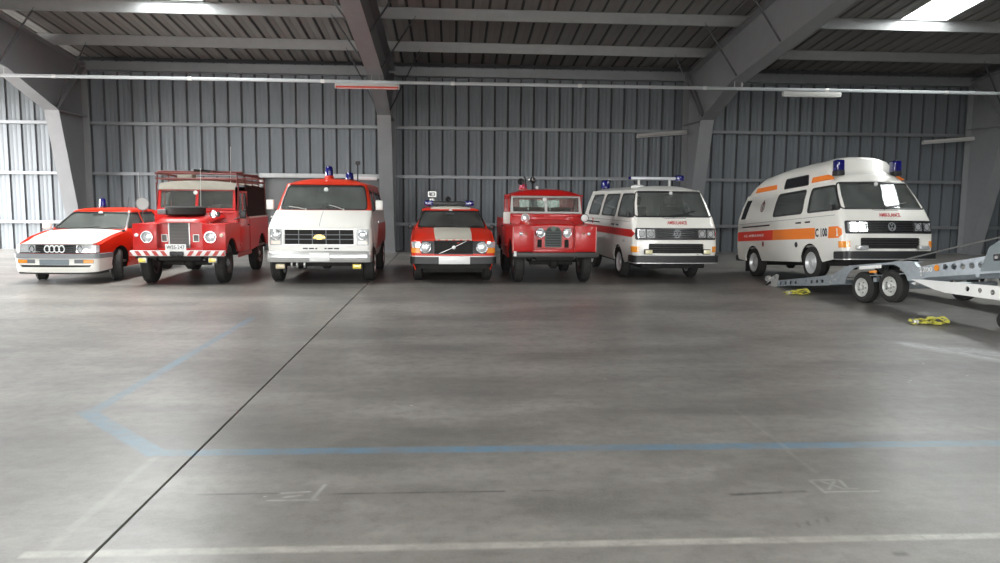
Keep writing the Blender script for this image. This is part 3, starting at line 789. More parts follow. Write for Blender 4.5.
# ------------------------------------------------------------------ box-shaped ambulance vans
def make_t3(name, label, x, y, psi, z=0.0, pitch=0.0, scale=1.0, high=False):
    c = Car(name, label, 'ambulance', x, y, psi, z, pitch, scale, 'white ambulance vans')
    c.o.scale = (scale*.935, scale, scale)
    ZT = 1.82
    W = Wrap([(.3, -.96), (.55, -.98), (.85, -.97), (1.08, -.925), (1.28, -.80), (ZT, -.44)],
             [(.3, .86), (.45, .905), (.7, .92), (1.05, .915), (1.28, .895), (1.55, .83), (ZT, .735)], .13, .06, -.98, 1.25,
             [(.3, 3.45), (1.3, 3.45), (ZT, 3.28)], 3.45, .7)
    REAR = 3.45
    bottom = [(-.62, .40)]+arch(.25, .31, .385, .34)+arch(2.68, .31, .385, .36)
    front_half = [(0, .42), (W.L0, .42), (W.L0+W.A, .41)]
    half = front_half+[W.S(*q) for q in bottom]+[W.S(REAR-.01, .40), W.S(REAR-.01, 1.3), W.S(REAR-.18, ZT)]
    half += [(W.L0+W.A, ZT), (W.L0, ZT), (0, ZT)]
    outer = half+[(-u, q) for u, q in reversed(half) if u > 1e-6]
    ws = rp([(-(W.L0+.095), 1.30), (W.L0+.095, 1.30), (W.L0+.13, 1.785), (-(W.L0+.13), 1.785)], .07)
    fdoor = rp([(-.70, 1.29), (.38, 1.29), (.42, 1.74), (-.36, 1.74)], .05)
    mid = rp([(.58, 1.29), (1.78, 1.29), (1.74, 1.74), (.62, 1.74)], .07)
    rearw = rp([(2.0, 1.29), (3.05, 1.29), (2.95, 1.73), (2.0, 1.74)], .07)
    wins = {}
    for sg in (-1, 1):
        L = [('door_window', fdoor), ('side_window', mid)]
        if not (high and sg == -1): L.append(('side_window', rearw))
        wins[sg] = [(n, W.flank(p, sg)) for n, p in L]
    holes = [ws]+[p for sg in (-1, 1) for _, p in wins[sg]]
    # recess for the wide grille panel and the lower intake
    grp = rp(rect(-.88, .88, .845, 1.075), .03)
    intake = rp(rect(-.60, .60, .58, .77), .02)
    holes += [intake]
    cv = (.45, .55, .7, .85, 1.05, 1.08, 1.28, 1.42, 1.55, 1.7)
    body = c.part('body', MB().panel(outer, holes, W.fn, .02, W.cuts(REAR), cv), VWHITE)
    c.part('rear_panel', MB().grid(lambda u, v: (u*pl(W.w, v)*.995, pl(W.yr, v)-.006+.0*u, v), lin(-1, 1, 6), (.4, .7, 1.0, 1.3, 1.55, ZT), .02), VWHITE)
    CU, CV = W.cuts(REAR), cv
    def pane(nm, p, m, off=-.012):
        o = c.part(nm, MB().panel(p, [], W.fn, .006, CU, CV, off), m)
        c.part('rubber_seal', MB().panel(grow(p, .018), [grow(p, -.008)], W.fn, .022, CU, CV, .006), BLACKP, o); return o
    pane('windscreen', ws, GLASS)
    for sg in (-1, 1):
        for n, p in wins[sg]: pane(n, p, GLASS if n == 'door_window' else GLASSD)
    # doors as proud skins with their own gap
    def seam(nm, poly, sg, hole, m=VWHITE):
        q = W.flank(poly, sg); hs = [W.flank(grow(h, .02), sg) for h in hole]
        return c.part(nm, MB().panel(q, hs, W.fn, .004, CU, CV, .005), m)
    for sg in (-1, 1):
        d = seam('front_door', rp([(-.82, .62), (-.30, .74), (.0, .76), (.40, .76), (.48, .74), (.48, .78), (.48, 1.78), (-.40, 1.78), (-.80, 1.27)], .03), sg, [fdoor])
        hx = pl(W.w, 1.1)
        c.part('door_handle', MB().box(min(sg*hx, sg*(hx+.03)), max(sg*hx, sg*(hx+.03)), .24, .40, 1.09, 1.12, .008), BLACKP, d)
        if sg == -1:
            d = seam('sliding_door', rp([(.66, .42), (2.20, .42), (2.02, .80), (1.90, .95), (1.88, 1.78), (.54, 1.78), (.54, .80), (.62, .66)], .03), sg, [mid])
            c.part('door_handle', MB().box(-hx-.03, -hx, .58, .76, 1.09, 1.12, .008), BLACKP, d)
            c.part('slide_rail', MB().box(-hx-.012, -hx+.01, 1.88, 3.2, 1.10, 1.13, .004), BLACKP)
    # grille panel with four rectangular lamps
    gp = c.part('grille_panel', MB().panel(grp, [], W.fn, .02, CU, (.85, 1.05), .012), BLACKP)
    for k in range(5):
        zz = .875+k*.043
        c.part('grille_slat', MB().panel(rect(-.44, .44, zz, zz+.016), [], W.fn, .012, CU, (), .022), BLACKG, gp)
    for sg in (-1, 1):
        for a, b in ((.47, .645), (.665, .84)):
            p = rp([(sg*a, .875), (sg*b, .875), (sg*b, 1.045), (sg*a, 1.045)], .02)
            h = c.part('headlight', MB().panel(p, [grow(p, -.016)], W.fn, .02, CU, (), .026), CHROME)
            c.part('lens', MB().panel(grow(p, -.014), [], W.fn, .014, CU, (), .022), LENS, h)
            u0, u1 = sg*(a+b)/2, 0
            c.part('reflector_ring', MB().panel(circ(u0, .96, .064), [circ(u0, .96, .056)], W.fn, .004, CU, (), .026), BLACKG, h)
    # round emblem: ring with a V over a W
    em = MB().panel(circ(0, .96, .078, 28), [circ(0, .96, .066, 28)], W.fn, .01, (), (), .034)
    def bar(a, b, w=.013):
        a, b = Vector(a), Vector(b); t = (b-a).normalized(); n = Vector((-t.y, t.x))*w/2
        return [tuple(a+n), tuple(b+n), tuple(b-n), tuple(a-n)]
    for a, b in (((-.035, 1.028), (0, .968)), ((.035, 1.028), (0, .968)), ((-.064, .99), (-.033, .898)), ((-.033, .898), (0, .955)), ((0, .955), (.033, .898)), ((.033, .898), (.064, .99))):
        em.panel(bar(a, b), [], W.fn, .01, (), (), .034)
    c.part('round_emblem', em, BUMPG, gp)
    # lower intake with slats, bumper, indicators, fog lamps
    c.part('air_intake', MB().box(-.58, .58, -.93, -.89, .57, .78), UNDER)
    for k in range(4):
        c.part('intake_slat', MB().panel(rect(-.595, .595, .60+k*.045, .612+k*.045), [], W.fn, .02, CU, (), -.004), BLACKP)
    BW = Wrap([(.35, -1.06), (.6, -1.06)], [(.35, .94), (.6, .94)], .12, .05, -1.06, 1.0, None, 3.4)
    bm = rp([(-BW.U(-.62), .40), (BW.U(-.62), .40), (BW.U(-.62), .535), (-BW.U(-.62), .535)], .03)
    c.part('bumper', MB().panel(bm, [], BW.fn, .05, BW.cuts(3), (.42, .51)), BLACKP)
    c.part('bumper_strip', MB().panel([(-BW.U(-.66), .385), (BW.U(-.66), .385), (BW.U(-.66), .402), (-BW.U(-.66), .402)], [], BW.fn, .05, BW.cuts(3), ()), STEEL)
    for sg in (-1, 1):
        p = rp([(sg*(W.L0+.01), .60), (sg*(W.L0+W.A+.03), .60), (sg*(W.L0+W.A+.03), .715), (sg*(W.L0+.01), .715)], .012)
        c.part('indicator', MB().panel(p, [], W.fn, .02, CU, (), .014), AMBER)
        if not high:
            f = c.part('fog_lamp', MB().box(sg*.63-.085, sg*.63+.085, -1.06, -.97, .565, .665, .015), BLACKP)
            c.part('lens', MB().box(sg*.63-.075, sg*.63+.075, -1.072, -1.055, .575, .655, .008), mat('pale yellow fog lens', (.80, .74, .45), .2, 0, .8, 1), f)
            c.part('bracket', MB().box(sg*.50-.05, sg*.50+.05, -1.03, -.99, .545, .575, .004), INKW)
        else:
            f = c.part('fog_lamp', MB().box(sg*.62-.11, sg*.62+.11, -1.05, -.97, .56, .635, .012), STEEL)
            c.part('lens', MB().box(sg*.62-.095, sg*.62+.095, -1.06, -1.045, .57, .625, .006), LENS, f)
    for sg in (-1, 1): c.part('front_panel_trim', MB().panel(rect(sg*.12-.13, sg*.12+.13, 1.262, 1.268), [], W.fn, .006, CU, (), .006), GREYP)
    # belt moulding, gutter, wipers, mirrors
    for sg in (-1, 1):
        c.part('rain_gutter', MB().tube([W.fn(*W.S(q, ZT, sg)) for q in lin(-.1, 3.25, 12)], .014, 6), VWHITE)
        c.wiper(W.fn(sg*.12-.15, 1.285), W.fn(sg*.12+.35, 1.40 if sg > 0 else 1.345))
        if sg < 0: c.mirror(sg*.93, -.50, 1.33, .08, .12, BLACKP, sg, sg*.87)
    c.part('belt_crease', MB().panel([W.S(3.4, 1.185, -1), W.S(-.6, 1.185, -1), W.S(-.6, 1.192, -1), W.S(3.4, 1.192, -1)], [], W.fn, .004, CU, (), .007), GREYP)
    # lettering over the grille
    text('front_lettering', 'AMBULANCE', .088, .44, lambda u, v: W.fn(u+.03, 1.175+v), INKR, c.o, bold=.001)
    # wheels
    for sg in (-1, 1):
        for yy in (.25, 2.68):
            c.wheel(sg*.79, yy, .325, .19, .21, sg, SILVER, SILVER)
            if sg == -1 or yy: c.part('wheel_well', MB().grid(lambda u, v: (sg*v, yy-.40*math.cos(u), .31+.40*math.sin(u)), lin(.06, PI-.06, 12), (.60, .88), .008), UNDER)
    c.underbody(.70, -.80, 3.3, .27, .42, (.25, 2.68), .31)
    c.part('floor_pan', MB().box(-.86, .86, -.85, 3.38, .62, .66), INTER)
    c.part('dashboard', MB().box(-.78, .78, -.72, -.35, .98, 1.22, .06), BLACKP)
    for sg in (-1, 1): c.seat(sg*.42, -.05, .78, SEAT, .5)
    c.steering(.42, -.22, 1.22, 60, .22)
    c.part('cab_partition', MB().box(-.80, .80, .62, .66, .66, 1.25), INTER)
    c.part('inside_mirror', MB().box(-.10, .10, -.30, -.28, 1.68, 1.74, .01), BLACKP)
    c.part('windscreen_disc', MB().cyl(W.fn(.02, 1.765), Vector(W.fn(.02, 1.765))+Vector((0, .012, .0)), .038, n=12), PAPER_GLINT)
    return c, W, CU, CV, ZT, REAR

def ambulance_low():
    c, W, CU, CV, ZT, REAR = make_t3('ambulance_van', 'white low-roof ambulance van with red side stripe and roof light bar', 4.45, 16.0, 3, scale=1.02)
    c.part('roof', roof_dome(W, ZT, .10, -.46, 3.29), VWHITE)
    for sg in (-1, 1):
        st = [W.S(3.4, .89, sg), (sg*(W.L0+W.A*.9), .89), (sg*(W.L0+W.A*.45), .965), (sg*(W.L0+W.A*.9), 1.04), W.S(3.4, 1.04, sg)]
        c.part('side_stripe', MB().panel(st, [], W.fn, .003, CU, CV, .0085), STRIPE)
        # rescue emblem behind the cab
        cu, cz = W.S(2.55, 1.135, sg)
        e = c.part('side_emblem', MB().panel(circ(cu, cz, .10), [], W.fn, .003, (), (), .008), INKW)
        c.part('emblem_cross', MB().panel(circ(cu, cz, .075), [circ(cu, cz, .03)], W.fn, .003, (), (), .010), INKR, e)
    text('side_lettering', '144', .09, .16, lambda u, v: W.fn(W.S(-.20, 0, -1)[0]+u, .79+v), mat('grey lettering', (.25, .25, .27), .5), c.o)
    # light bar on posts
    lb = c.part('light_bar', MB().box(-.60, .44, .36, .46, 2.055, 2.115, .02), mat('pale light bar', (.66, .68, .72), .3, .2, .5, .4))
    c.part('blue_end', MB().box(.44, .62, .32, .50, 2.03, 2.155, .03), BLUEL, lb)
    c.part('end_lamp', MB().cyl((-.61, .41, 2.085), (-.66, .41, 2.085), .03, n=10), BLUEL, lb)
    for xx in (-.42, .30): c.part('post', MB().box(xx-.02, xx+.02, .38, .44, 1.88, 2.06), STEEL, lb)
    c.part('roof_vent', MB().lathe([(0, .16), (.035, .15), (.06, .09), (.065, 0)], (-.42, .45, 1.885), (0, 0, 1), 18), INKW)
    c.beacon(-.48, 3.0, 1.88, .12, .20)
ambulance_low()

def ambulance_high():
    c, W, CU, CV, ZT, REAR = make_t3('ambulance_van', 'white high-roof ambulance van with orange bands, nose up on the trailer', 7.635, 13.78, 3.2, .19, -4.4, .995, True)
    # tall plastic roof: rises from the gutter, forehead over the windscreen, stepped ribs along the top
    HW = [(0, .745), (.12, .735), (.22, .715), (.34, .67), (.43, .58), (.49, .40), (.515, .18), (.52, 0)]
    def ztop(t):   # height factor along the roof from front (0) to rear (1)
        return pl([(0, 0), (.012, .20), (.03, .30), (.06, .34), (.075, .40), (.10, .85), (.12, .95), (.16, 1.0), (.50, 1.0), (.68, .95), (.82, .84), (.92, .62), (.97, .40), (1, .10)], t)
    def fn(s, t, sg):
        a = abs(s)*(len(HW)-1); i = min(int(a), len(HW)-2); q = a-i
        dz = HW[i][0]+(HW[i+1][0]-HW[i][0])*q; wx = HW[i][1]+(HW[i+1][1]-HW[i][1])*q
        k = ztop(t)
        plan = 1-.20*max(0, (1-t/.16))**2*(dz/.52) - .06*max(0, (t-.85)/.15)
        yb = -.47+(3.32+.47)*t
        y = yb+.05*(abs(wx)/.745)**2*max(0, 1-t/.3)+ (.12*(abs(wx)/.745)**3*max(0, 1-t/.12))
        rib = .008*(1 if int(t*9.0) % 2 else 0) if dz > .40 else 0
        return (sg*wx*plan, y, ZT-.005+(dz+rib)*k*.98)
    ss = [q/(len(HW)-1) for q in range(len(HW))]
    ss = [1-q for q in ss]          # 0 -> crown, 1 -> gutter
    def fn2(s, t): return fn(1-abs(s), t, 1 if s >= 0 else -1)
    us = [-q for q in sorted(ss, reverse=True)]+sorted(ss)[1:]
    ts = sorted(set(lin(0, .2, 10)+lin(.2, .85, 18)+lin(.85, 1, 8)))
    c.part('high_roof', MB().grid(fn2, us, ts, .012), VWHITE)
    # decals and windows on the tall roof flank
    def rf(sg):
        def g(u, v):     # u = y, v = z on the roof flank
            k = .98*max(.05, ztop((u+.47)/3.79)); dz = (v-ZT+.005)/k
            wx = pl(HW[:6], dz); return (sg*wx, u, v)
        return (lambda u, v: g(u, v)) if sg > 0 else (lambda u, v: g(-u, v))
    for sg in (-1, 1):
        g = rf(sg); m = lambda p: [(sg*a, b) for a, b in p]
        c.part('roof_band', MB().panel(m([(-.30, 1.865), (.47, 1.865), (.44, 1.965), (-.10, 1.965)]), [], g, .014, (), (1.9, 1.93), .018), FLUO)
        c.part('roof_band', MB().panel(m([(1.88, 1.87), (2.85, 1.87), (2.80, 1.965), (1.90, 1.965)]), [], g, .014, (), (1.9, 1.93), .018), FLUO)
        wn = rp(m([(.60, 1.85), (1.55, 1.85), (1.50, 2.03), (.64, 2.03)]), .03)
        w_ = c.part('roof_window', MB().panel(wn, [], g, .006, (), (1.9, 1.95, 2.0), .010), BLACKG)
        c.part('rubber_seal', MB().panel(grow(wn, .015), [grow(wn, -.005)], g, .012, (), (1.9, 1.95, 2.0), .014), BLACKP, w_)
        # front corner beacons
        b = c.part('beacon', MB().box(sg*.60-.08, sg*.60+.08, -.30, -.14, 2.02, 2.225, .02), BLUEL)
        c.part('beacon_base', MB().box(sg*.60-.075, sg*.60+.075, -.31, -.12, 1.94, 2.03, .01), BLACKP, b)
    # flank bands, lettering, emblem (visible flank and its twin)
    for sg in (-1, 1):
        z0, z1 = .775, .985
        c.part('side_band', MB().panel([W.S(.05, z0, sg), W.S(1.72, z0+.02, sg), W.S(1.72, z1+.02, sg), W.S(.05, z1, sg)], [], W.fn, .003, CU, CV, .0088), FLUO)
        c.part('side_band', MB().panel([W.S(1.72, z0+.02, sg), W.S(3.42, z0+.03, sg), W.S(3.42, z1+.03, sg), W.S(1.72, z1+.02, sg)], [], W.fn, .003, CU, CV, .0088), FLUOR)
        e = W.L0+W.A
        tip = [W.S(-.41, z0, sg), (sg*(e+.03), z0), (sg*(e-.06), (z0+z1)/2-.05), (sg*(e-.06), (z0+z1)/2+.05), (sg*(e+.03), z1), W.S(-.42, z1, sg)]
        c.part('side_band', MB().panel(tip, [], W.fn, .003, CU, CV, .0088), FLUO)
        u0 = W.S(-.70, 0, sg)[0]
        c.part('phone_symbol', MB().panel(rp([(u0-.035, z0+.03), (u0+.035, z0+.03), (u0+.012, z0+.09), (u0+.02, z1-.04), (u0-.02, z1-.04), (u0-.012, z0+.09)], .01), [], W.fn, .003, (), (), .011), INKW)
        text('fleet_number', 'C 100', .21, .42, lambda u, v: W.fn(W.S(-.17, 0, sg)[0]+u, (z0+z1)/2+v), INK, c.o, bold=.008)
        text('band_lettering', '112  AMBULANCE', .075, .95, lambda u, v: W.fn(W.S(2.6, 0, sg)[0]+u, (z0+z1)/2+.03+v), INKW, c.o, off=.010)
        cu, cz = W.S(2.35, 1.53, sg)
        em = c.part('side_emblem', MB().panel(circ(cu, cz, .085, 20, .115), [circ(cu, cz, .062, 20, .09)], W.fn, .003, (), (), .007), mat('dark red emblem', (.20, .04, .05), .5))
        c.part('emblem_staff', MB().panel(rect(cu-.016, cu+.016, cz-.07, cz+.14), [], W.fn, .003, (), (), .008), INK, em)
        c.part('fuel_flap', MB().panel(circ(*W.S(.74, .68, sg), .055), [], W.fn, .006, (), (), .010), BLACKP)
        c.part('side_marker', MB().panel(circ(*W.S(2.16, .72, sg), .04, 16, .055), [], W.fn, .006, (), (), .010), mat('dark red reflector', (.22, .03, .03), .3))
        rw = rp([(3.10, 1.30), (3.33, 1.30), (3.22, 1.72), (2.98, 1.72)], .03)
        c.part('rear_vent', MB().panel(W.flank(rw, sg), [], W.fn, .004, CU, CV, .006), BLACKG)
        c.part('mud_flap', MB().box(min(sg*.70, sg*.88), max(sg*.70, sg*.88), 3.08, 3.095, .12, .42), BLACKP)
    c.part('rear_bumper', MB().box(-.92, .92, 3.42, 3.56, .36, .50, .03), BLACKP)
    c.part('sticker_or_glint', MB().panel(rect(-.42, -.30, 1.52, 1.58), [], W.fn, .002, (), (), -.022), PAPER_GLINT)
ambulance_high()

# ------------------------------------------------------------------ orange and white delivery van
def chevy():
    c = Car('cargo_van', 'white and orange-red long van with wide black grille and roof beacon', 'van', -2.535, 15.25, 1.5, scale=.975)
    ZT = 1.97
    W = Wrap([(.4, -.66), (.62, -.67), (1.09, -.665), (1.16, -.60), (1.28, -.40), (1.38, -.15), (1.43, 0.0), (ZT, .50)],
             [(.4, .93), (.55, .98), (.75, 1.005), (1.05, 1.0), (1.16, .985), (1.43, .955), (1.6, .925), (ZT, .825)], .11, .03, -.67, 1.75,
             [(.4, 3.75), (1.4, 3.75), (ZT, 3.6)], 3.75, .8)
    REAR = 3.75
    half = [(0, .60), (W.L0, .60), (W.L0+W.A, .58)]+[W.S(*q) for q in [(-.44, .56)]+arch(0, .36, .44, .42)+arch(2.79, .36, .44, .42)]
    half += [W.S(REAR-.01, .46), W.S(REAR-.01, 1.4), W.S(REAR-.15, ZT), (W.L0+W.A, ZT), (W.L0, ZT), (0, ZT)]
    outer = half+[(-u, q) for u, q in reversed(half) if u > 1e-6]
    ws = rp([(-(W.L0+.02), 1.455), (W.L0+.02, 1.455), (W.L0+.055, 1.93), (-(W.L0+.055), 1.93)], .07)
    fdoor = rp([(.30, 1.40), (1.18, 1.38), (1.14, 1.82), (.62, 1.84)], .05)
    rearw = rp([(1.55, 1.38), (2.5, 1.38), (2.46, 1.80), (1.56, 1.82)], .06)
    rear2 = rp([(2.6, 1.38), (3.5, 1.38), (3.42, 1.79), (2.62, 1.80)], .06)
    cv = (.62, .75, .9, 1.05, 1.09, 1.16, 1.28, 1.38, 1.43, 1.6, 1.75)
    CU = W.cuts(REAR)
    wl = [('door_window', fdoor), ('side_window', rearw), ('side_window', rear2)]
    holes = [ws]+[W.flank(p, s) for s in (-1, 1) for _, p in wl]
    # upper band orange, lower body white: two skins that meet at the belt
    zb = 1.435
    lowhalf = [q for q in half if q[1] < zb-.005]+[W.S(REAR-.01, zb), (W.L0+W.A, zb), (W.L0, zb), (0, zb)]
    lower = lowhalf+[(-u, q) for u, q in reversed(lowhalf) if u > 1e-6]
    uph = [(0, zb), (W.L0, zb), (W.L0+W.A, zb), W.S(REAR-.01, zb), W.S(REAR-.15, ZT), (W.L0+W.A, ZT), (W.L0, ZT), (0, ZT)]
    upper = uph+[(-u, q) for u, q in reversed(uph) if u > 1e-6]
    # side window holes straddle the belt, so the flanks above the door sill are cut from the upper skin only
    def clip_up(p): return [(a, max(b, zb+.012)) for a, b in p]
    wl = [(n, clip_up(p)) for n, p in wl]
    WH = c.part('body', MB().panel(lower, [], W.fn, .02, CU, cv), WHITE)
    c.part('upper_body', MB().panel(upper, [ws]+[W.flank(p, s) for s in (-1, 1) for _, p in wl], W.fn, .02, CU, cv), RED_CH)
    c.part('roof', roof_dome(W, ZT, .12, .46, 3.61, ft=.12), RED_CH)
    c.part('rear_panel', MB().grid(lambda u, v: (u*pl(W.w, v)*.995, pl(W.yr, v)-.006, v), lin(-1, 1, 6), (.46, .8, 1.1, 1.4, 1.6, ZT), .02), WHITE)
    def pane(nm, p, m, off=-.012):
        o = c.part(nm, MB().panel(p, [], W.fn, .006, CU, cv, off), m)
        c.part('rubber_seal', MB().panel(grow(p, .014), [grow(p, -.008)], W.fn, .022, CU, cv, .006), BLACKP, o)
    pane('windscreen', ws, GLASS)
    for s in (-1, 1):
        for n, p in wl: pane(n, W.flank(p, s), GLASS if n == 'door_window' else GLASSD)
        d = c.part('front_door', MB().panel(W.flank(rp([(.28, .70), (.42, .58), (1.25, .58), (1.25, 1.43), (.05, 1.43), (.10, .9)], .03), s), [], W.fn, .004, CU, cv, .005), WHITE)
        c.part('door_handle', MB().box(min(s*1.0, s*1.035), max(s*1.0, s*1.035), 1.05, 1.2, 1.16, 1.19, .008), CHROME, d)
        # red flash along the lower flank
        c.part('side_flash', MB().panel([W.S(.62, .62, s), W.S(3.7, .62, s), W.S(3.7, 1.12, s), W.S(1.3, 1.12, s)], [], W.fn, .003, CU, cv, .0095), RED_CH)
        c.mirror(s*1.10, .22, 1.54, .15, .20, WHITE, s, s*.96)
    # bonnet skin with its shut line
    hd = [(-.80, 1.115), (.80, 1.115), (.80, 1.415), (-.80, 1.415)]
    c.part('hood', MB().panel(rp(hd, .04), [], W.fn, .004, CU, cv, .005), WHITE)
    c.part('hood_crease', MB().panel(rect(-.004, .004, 1.13, 1.41), [], W.fn, .003, (), cv, .007), GREYP)
    # grille
    g = c.part('grille_frame', MB().panel(rp(rect(-.69, .69, .765, 1.085), .03), [rp(rect(-.665, .665, .785, 1.065), .02)], W.fn, .03, CU, (), .028), STEEL)
    c.part('grille_backing', MB().panel(rect(-.66, .66, .785, 1.065), [], W.fn, .01, CU, (), .006), UNDER, g)
    for k in (1, 2): c.part('grille_bar', MB().panel(rect(-.655, .655, .79+k*.09-.008, .79+k*.09+.008), [], W.fn, .012, CU, (), .02), GREYP, g)
    for k in range(1, 5): c.part('grille_bar', MB().panel(rect(-.655+k*.262-.008, -.655+k*.262+.008, .79, 1.06), [], W.fn, .012, (), (), .02), GREYP, g)
    bt = [(-.115, .905), (-.045, .905), (-.05, .885), (.06, .885), (.055, .905), (.125, .905), (.10, .955), (.045, .955), (.05, .975), (-.06, .975), (-.055, .955), (-.09, .955)]
    c.part('bowtie_emblem', MB().panel([(a, b-.005) for a, b in bt], [], W.fn, .012, (), (), .034), GOLD, g)
    for s in (-1, 1):
        p = rp([(s*.72, .765), (s*.945, .765), (s*.945, 1.085), (s*.72, 1.085)], .02)
        bz = c.part('lamp_bezel', MB().panel(p, [], W.fn, .02, CU, (), .016), mat('grey lamp bezel', (.40, .41, .41), .4, .3))
        q = W.fn(s*.832, .965)
        c.lamp('headlight', q[0], q[1]-.035, .965, .088, .03)
        tl = c.part('indicator', MB().panel(rp([(s*.74, .785), (s*.92, .785), (s*.92, .85), (s*.74, .85)], .012), [], W.fn, .015, CU, (), .026), mat('pale amber lens', (.75, .62, .5), .2, 0, .6, .8))
    # slotted valance, bumper, plate
    c.part('valance', MB().panel(rect(-.93, .93, .655, .76), [], W.fn, .02, CU, (), .012), WHITE)
    for a, b in ((-.32, -.22), (-.20, -.10), (-.08, -.04), (.10, .14), (.16, .26), (.28, .38)):
        c.part('valance_slot', MB().panel(rp(rect(a, b, .69, .715), .008), [], W.fn, .006, (), (), .016), BLACKP)
    BW = Wrap([(.4, -.80), (.7, -.80)], [(.4, 1.0), (.7, 1.0)], .10, .03, -.80, 1.0, None, 3)
    def bprof(u, z):
        x, y, zz = BW.fn(u, z); t = (z-.54)/.10
        return (x, y+.03*t*t, zz)
    e = BW.U(-.42)
    c.part('bumper', MB().panel(rp([(-e, .44), (e, .44), (e, .655), (-e, .655)], .02), [], bprof, .03, BW.cuts(2), (.46, .49, .54, .59, .63)), mat('silver bumper', (.62, .62, .61), .3, .55, .5, 0, .05, 8))
    c.part('bumper_groove', MB().panel(rect(-.93, .93, .515, .523), [], bprof, .004, BW.cuts(2), (), .003), GREYP)
    c.plate(.02, -.815, .545, .38, .17)
    for s, m in ((-1, mat('dusty fog lens', (.62, .52, .33), .3, 0, .6, .6)), (1, YELLOW)):
        f = c.part('fog_lamp', MB().box(s*.73-.10, s*.73+.10, -.78, -.68, .30, .42, .03), BLACKP)
        c.part('lens', MB().box(s*.73-.085, s*.73+.085, -.80, -.77, .315, .405, .02), m, f)
    for xx in (-.52, -.42, -.28): c.part('tow_hook', MB().tube([(xx, -.72, .44), (xx, -.75, .39), (xx, -.72, .34)], .02, 6), STEEL)
    # roof furniture
    b = c.beacon(.0, .92, 2.07, .085, .20, BLUEL, RED_CH, .09)
    c.beacon(.34, 1.75, 2.08, .09, .15)
    sp = c.part('search_light', MB().box(.49, .60, 1.5, 1.57, 2.42, 2.50, .02).tube([(.54, 1.53, 2.03), (.54, 1.53, 2.43)], .016, 6), BLACKP)
    c.part('ladder_rail', MB().box(.30, .92, 2.2, 2.28, 2.10, 2.18, .02), mat('pale roof box', (.60, .62, .63), .4))
    # wipers, wheels, inside
    c.wiper(W.fn(-.38, 1.448), W.fn(-.72, 1.50), m=STEEL); c.wiper(W.fn(.42, 1.448), W.fn(.14, 1.53), m=STEEL)
    for s in (-1, 1):
        for yy in (0, 2.79):
            c.wheel(s*.91, yy, .36, .22, .20, s, mat('white spoke wheel', (.62, .61, .58), .4), CHROME)
            c.part('wheel_well', MB().grid(lambda u, v: (s*v, yy-.455*math.cos(u), .36+.455*math.sin(u)), lin(.06, PI-.06, 12), (.62, .95), .008), UNDER)
    c.underbody(.72, -.5, 3.6, .34, .52, (0, 2.79), .36)
    c.part('floor_pan', MB().box(-.92, .92, -.55, 3.68, .70, .74), INTER)
    c.part('engine_cover', MB().box(-.30, .30, -.3, .75, .74, 1.20, .06), INTER)
    c.part('dashboard', MB().box(-.86, .86, .02, .36, 1.08, 1.36, .05), BLACKP)
    for s in (-1, 1): c.seat(s*.52, .62, .90, SEAT, .52)
    c.steering(.52, .52, 1.36, 45, .2)
    c.part('sticker_or_glint', MB().panel([(-.70, 1.50), (-.58, 1.50), (-.58, 1.91), (-.68, 1.91)], [], W.fn, .002, (), (), -.02), PAPER_GLINT)  # skylight reflection put in as a white sheet behind the windscreen
    c.part('windscreen_disc', MB().cyl(W.fn(0, 1.855), Vector(W.fn(0, 1.855))+Vector((0, .012, 0)), .045, n=12), PAPER_GLINT)
chevy()
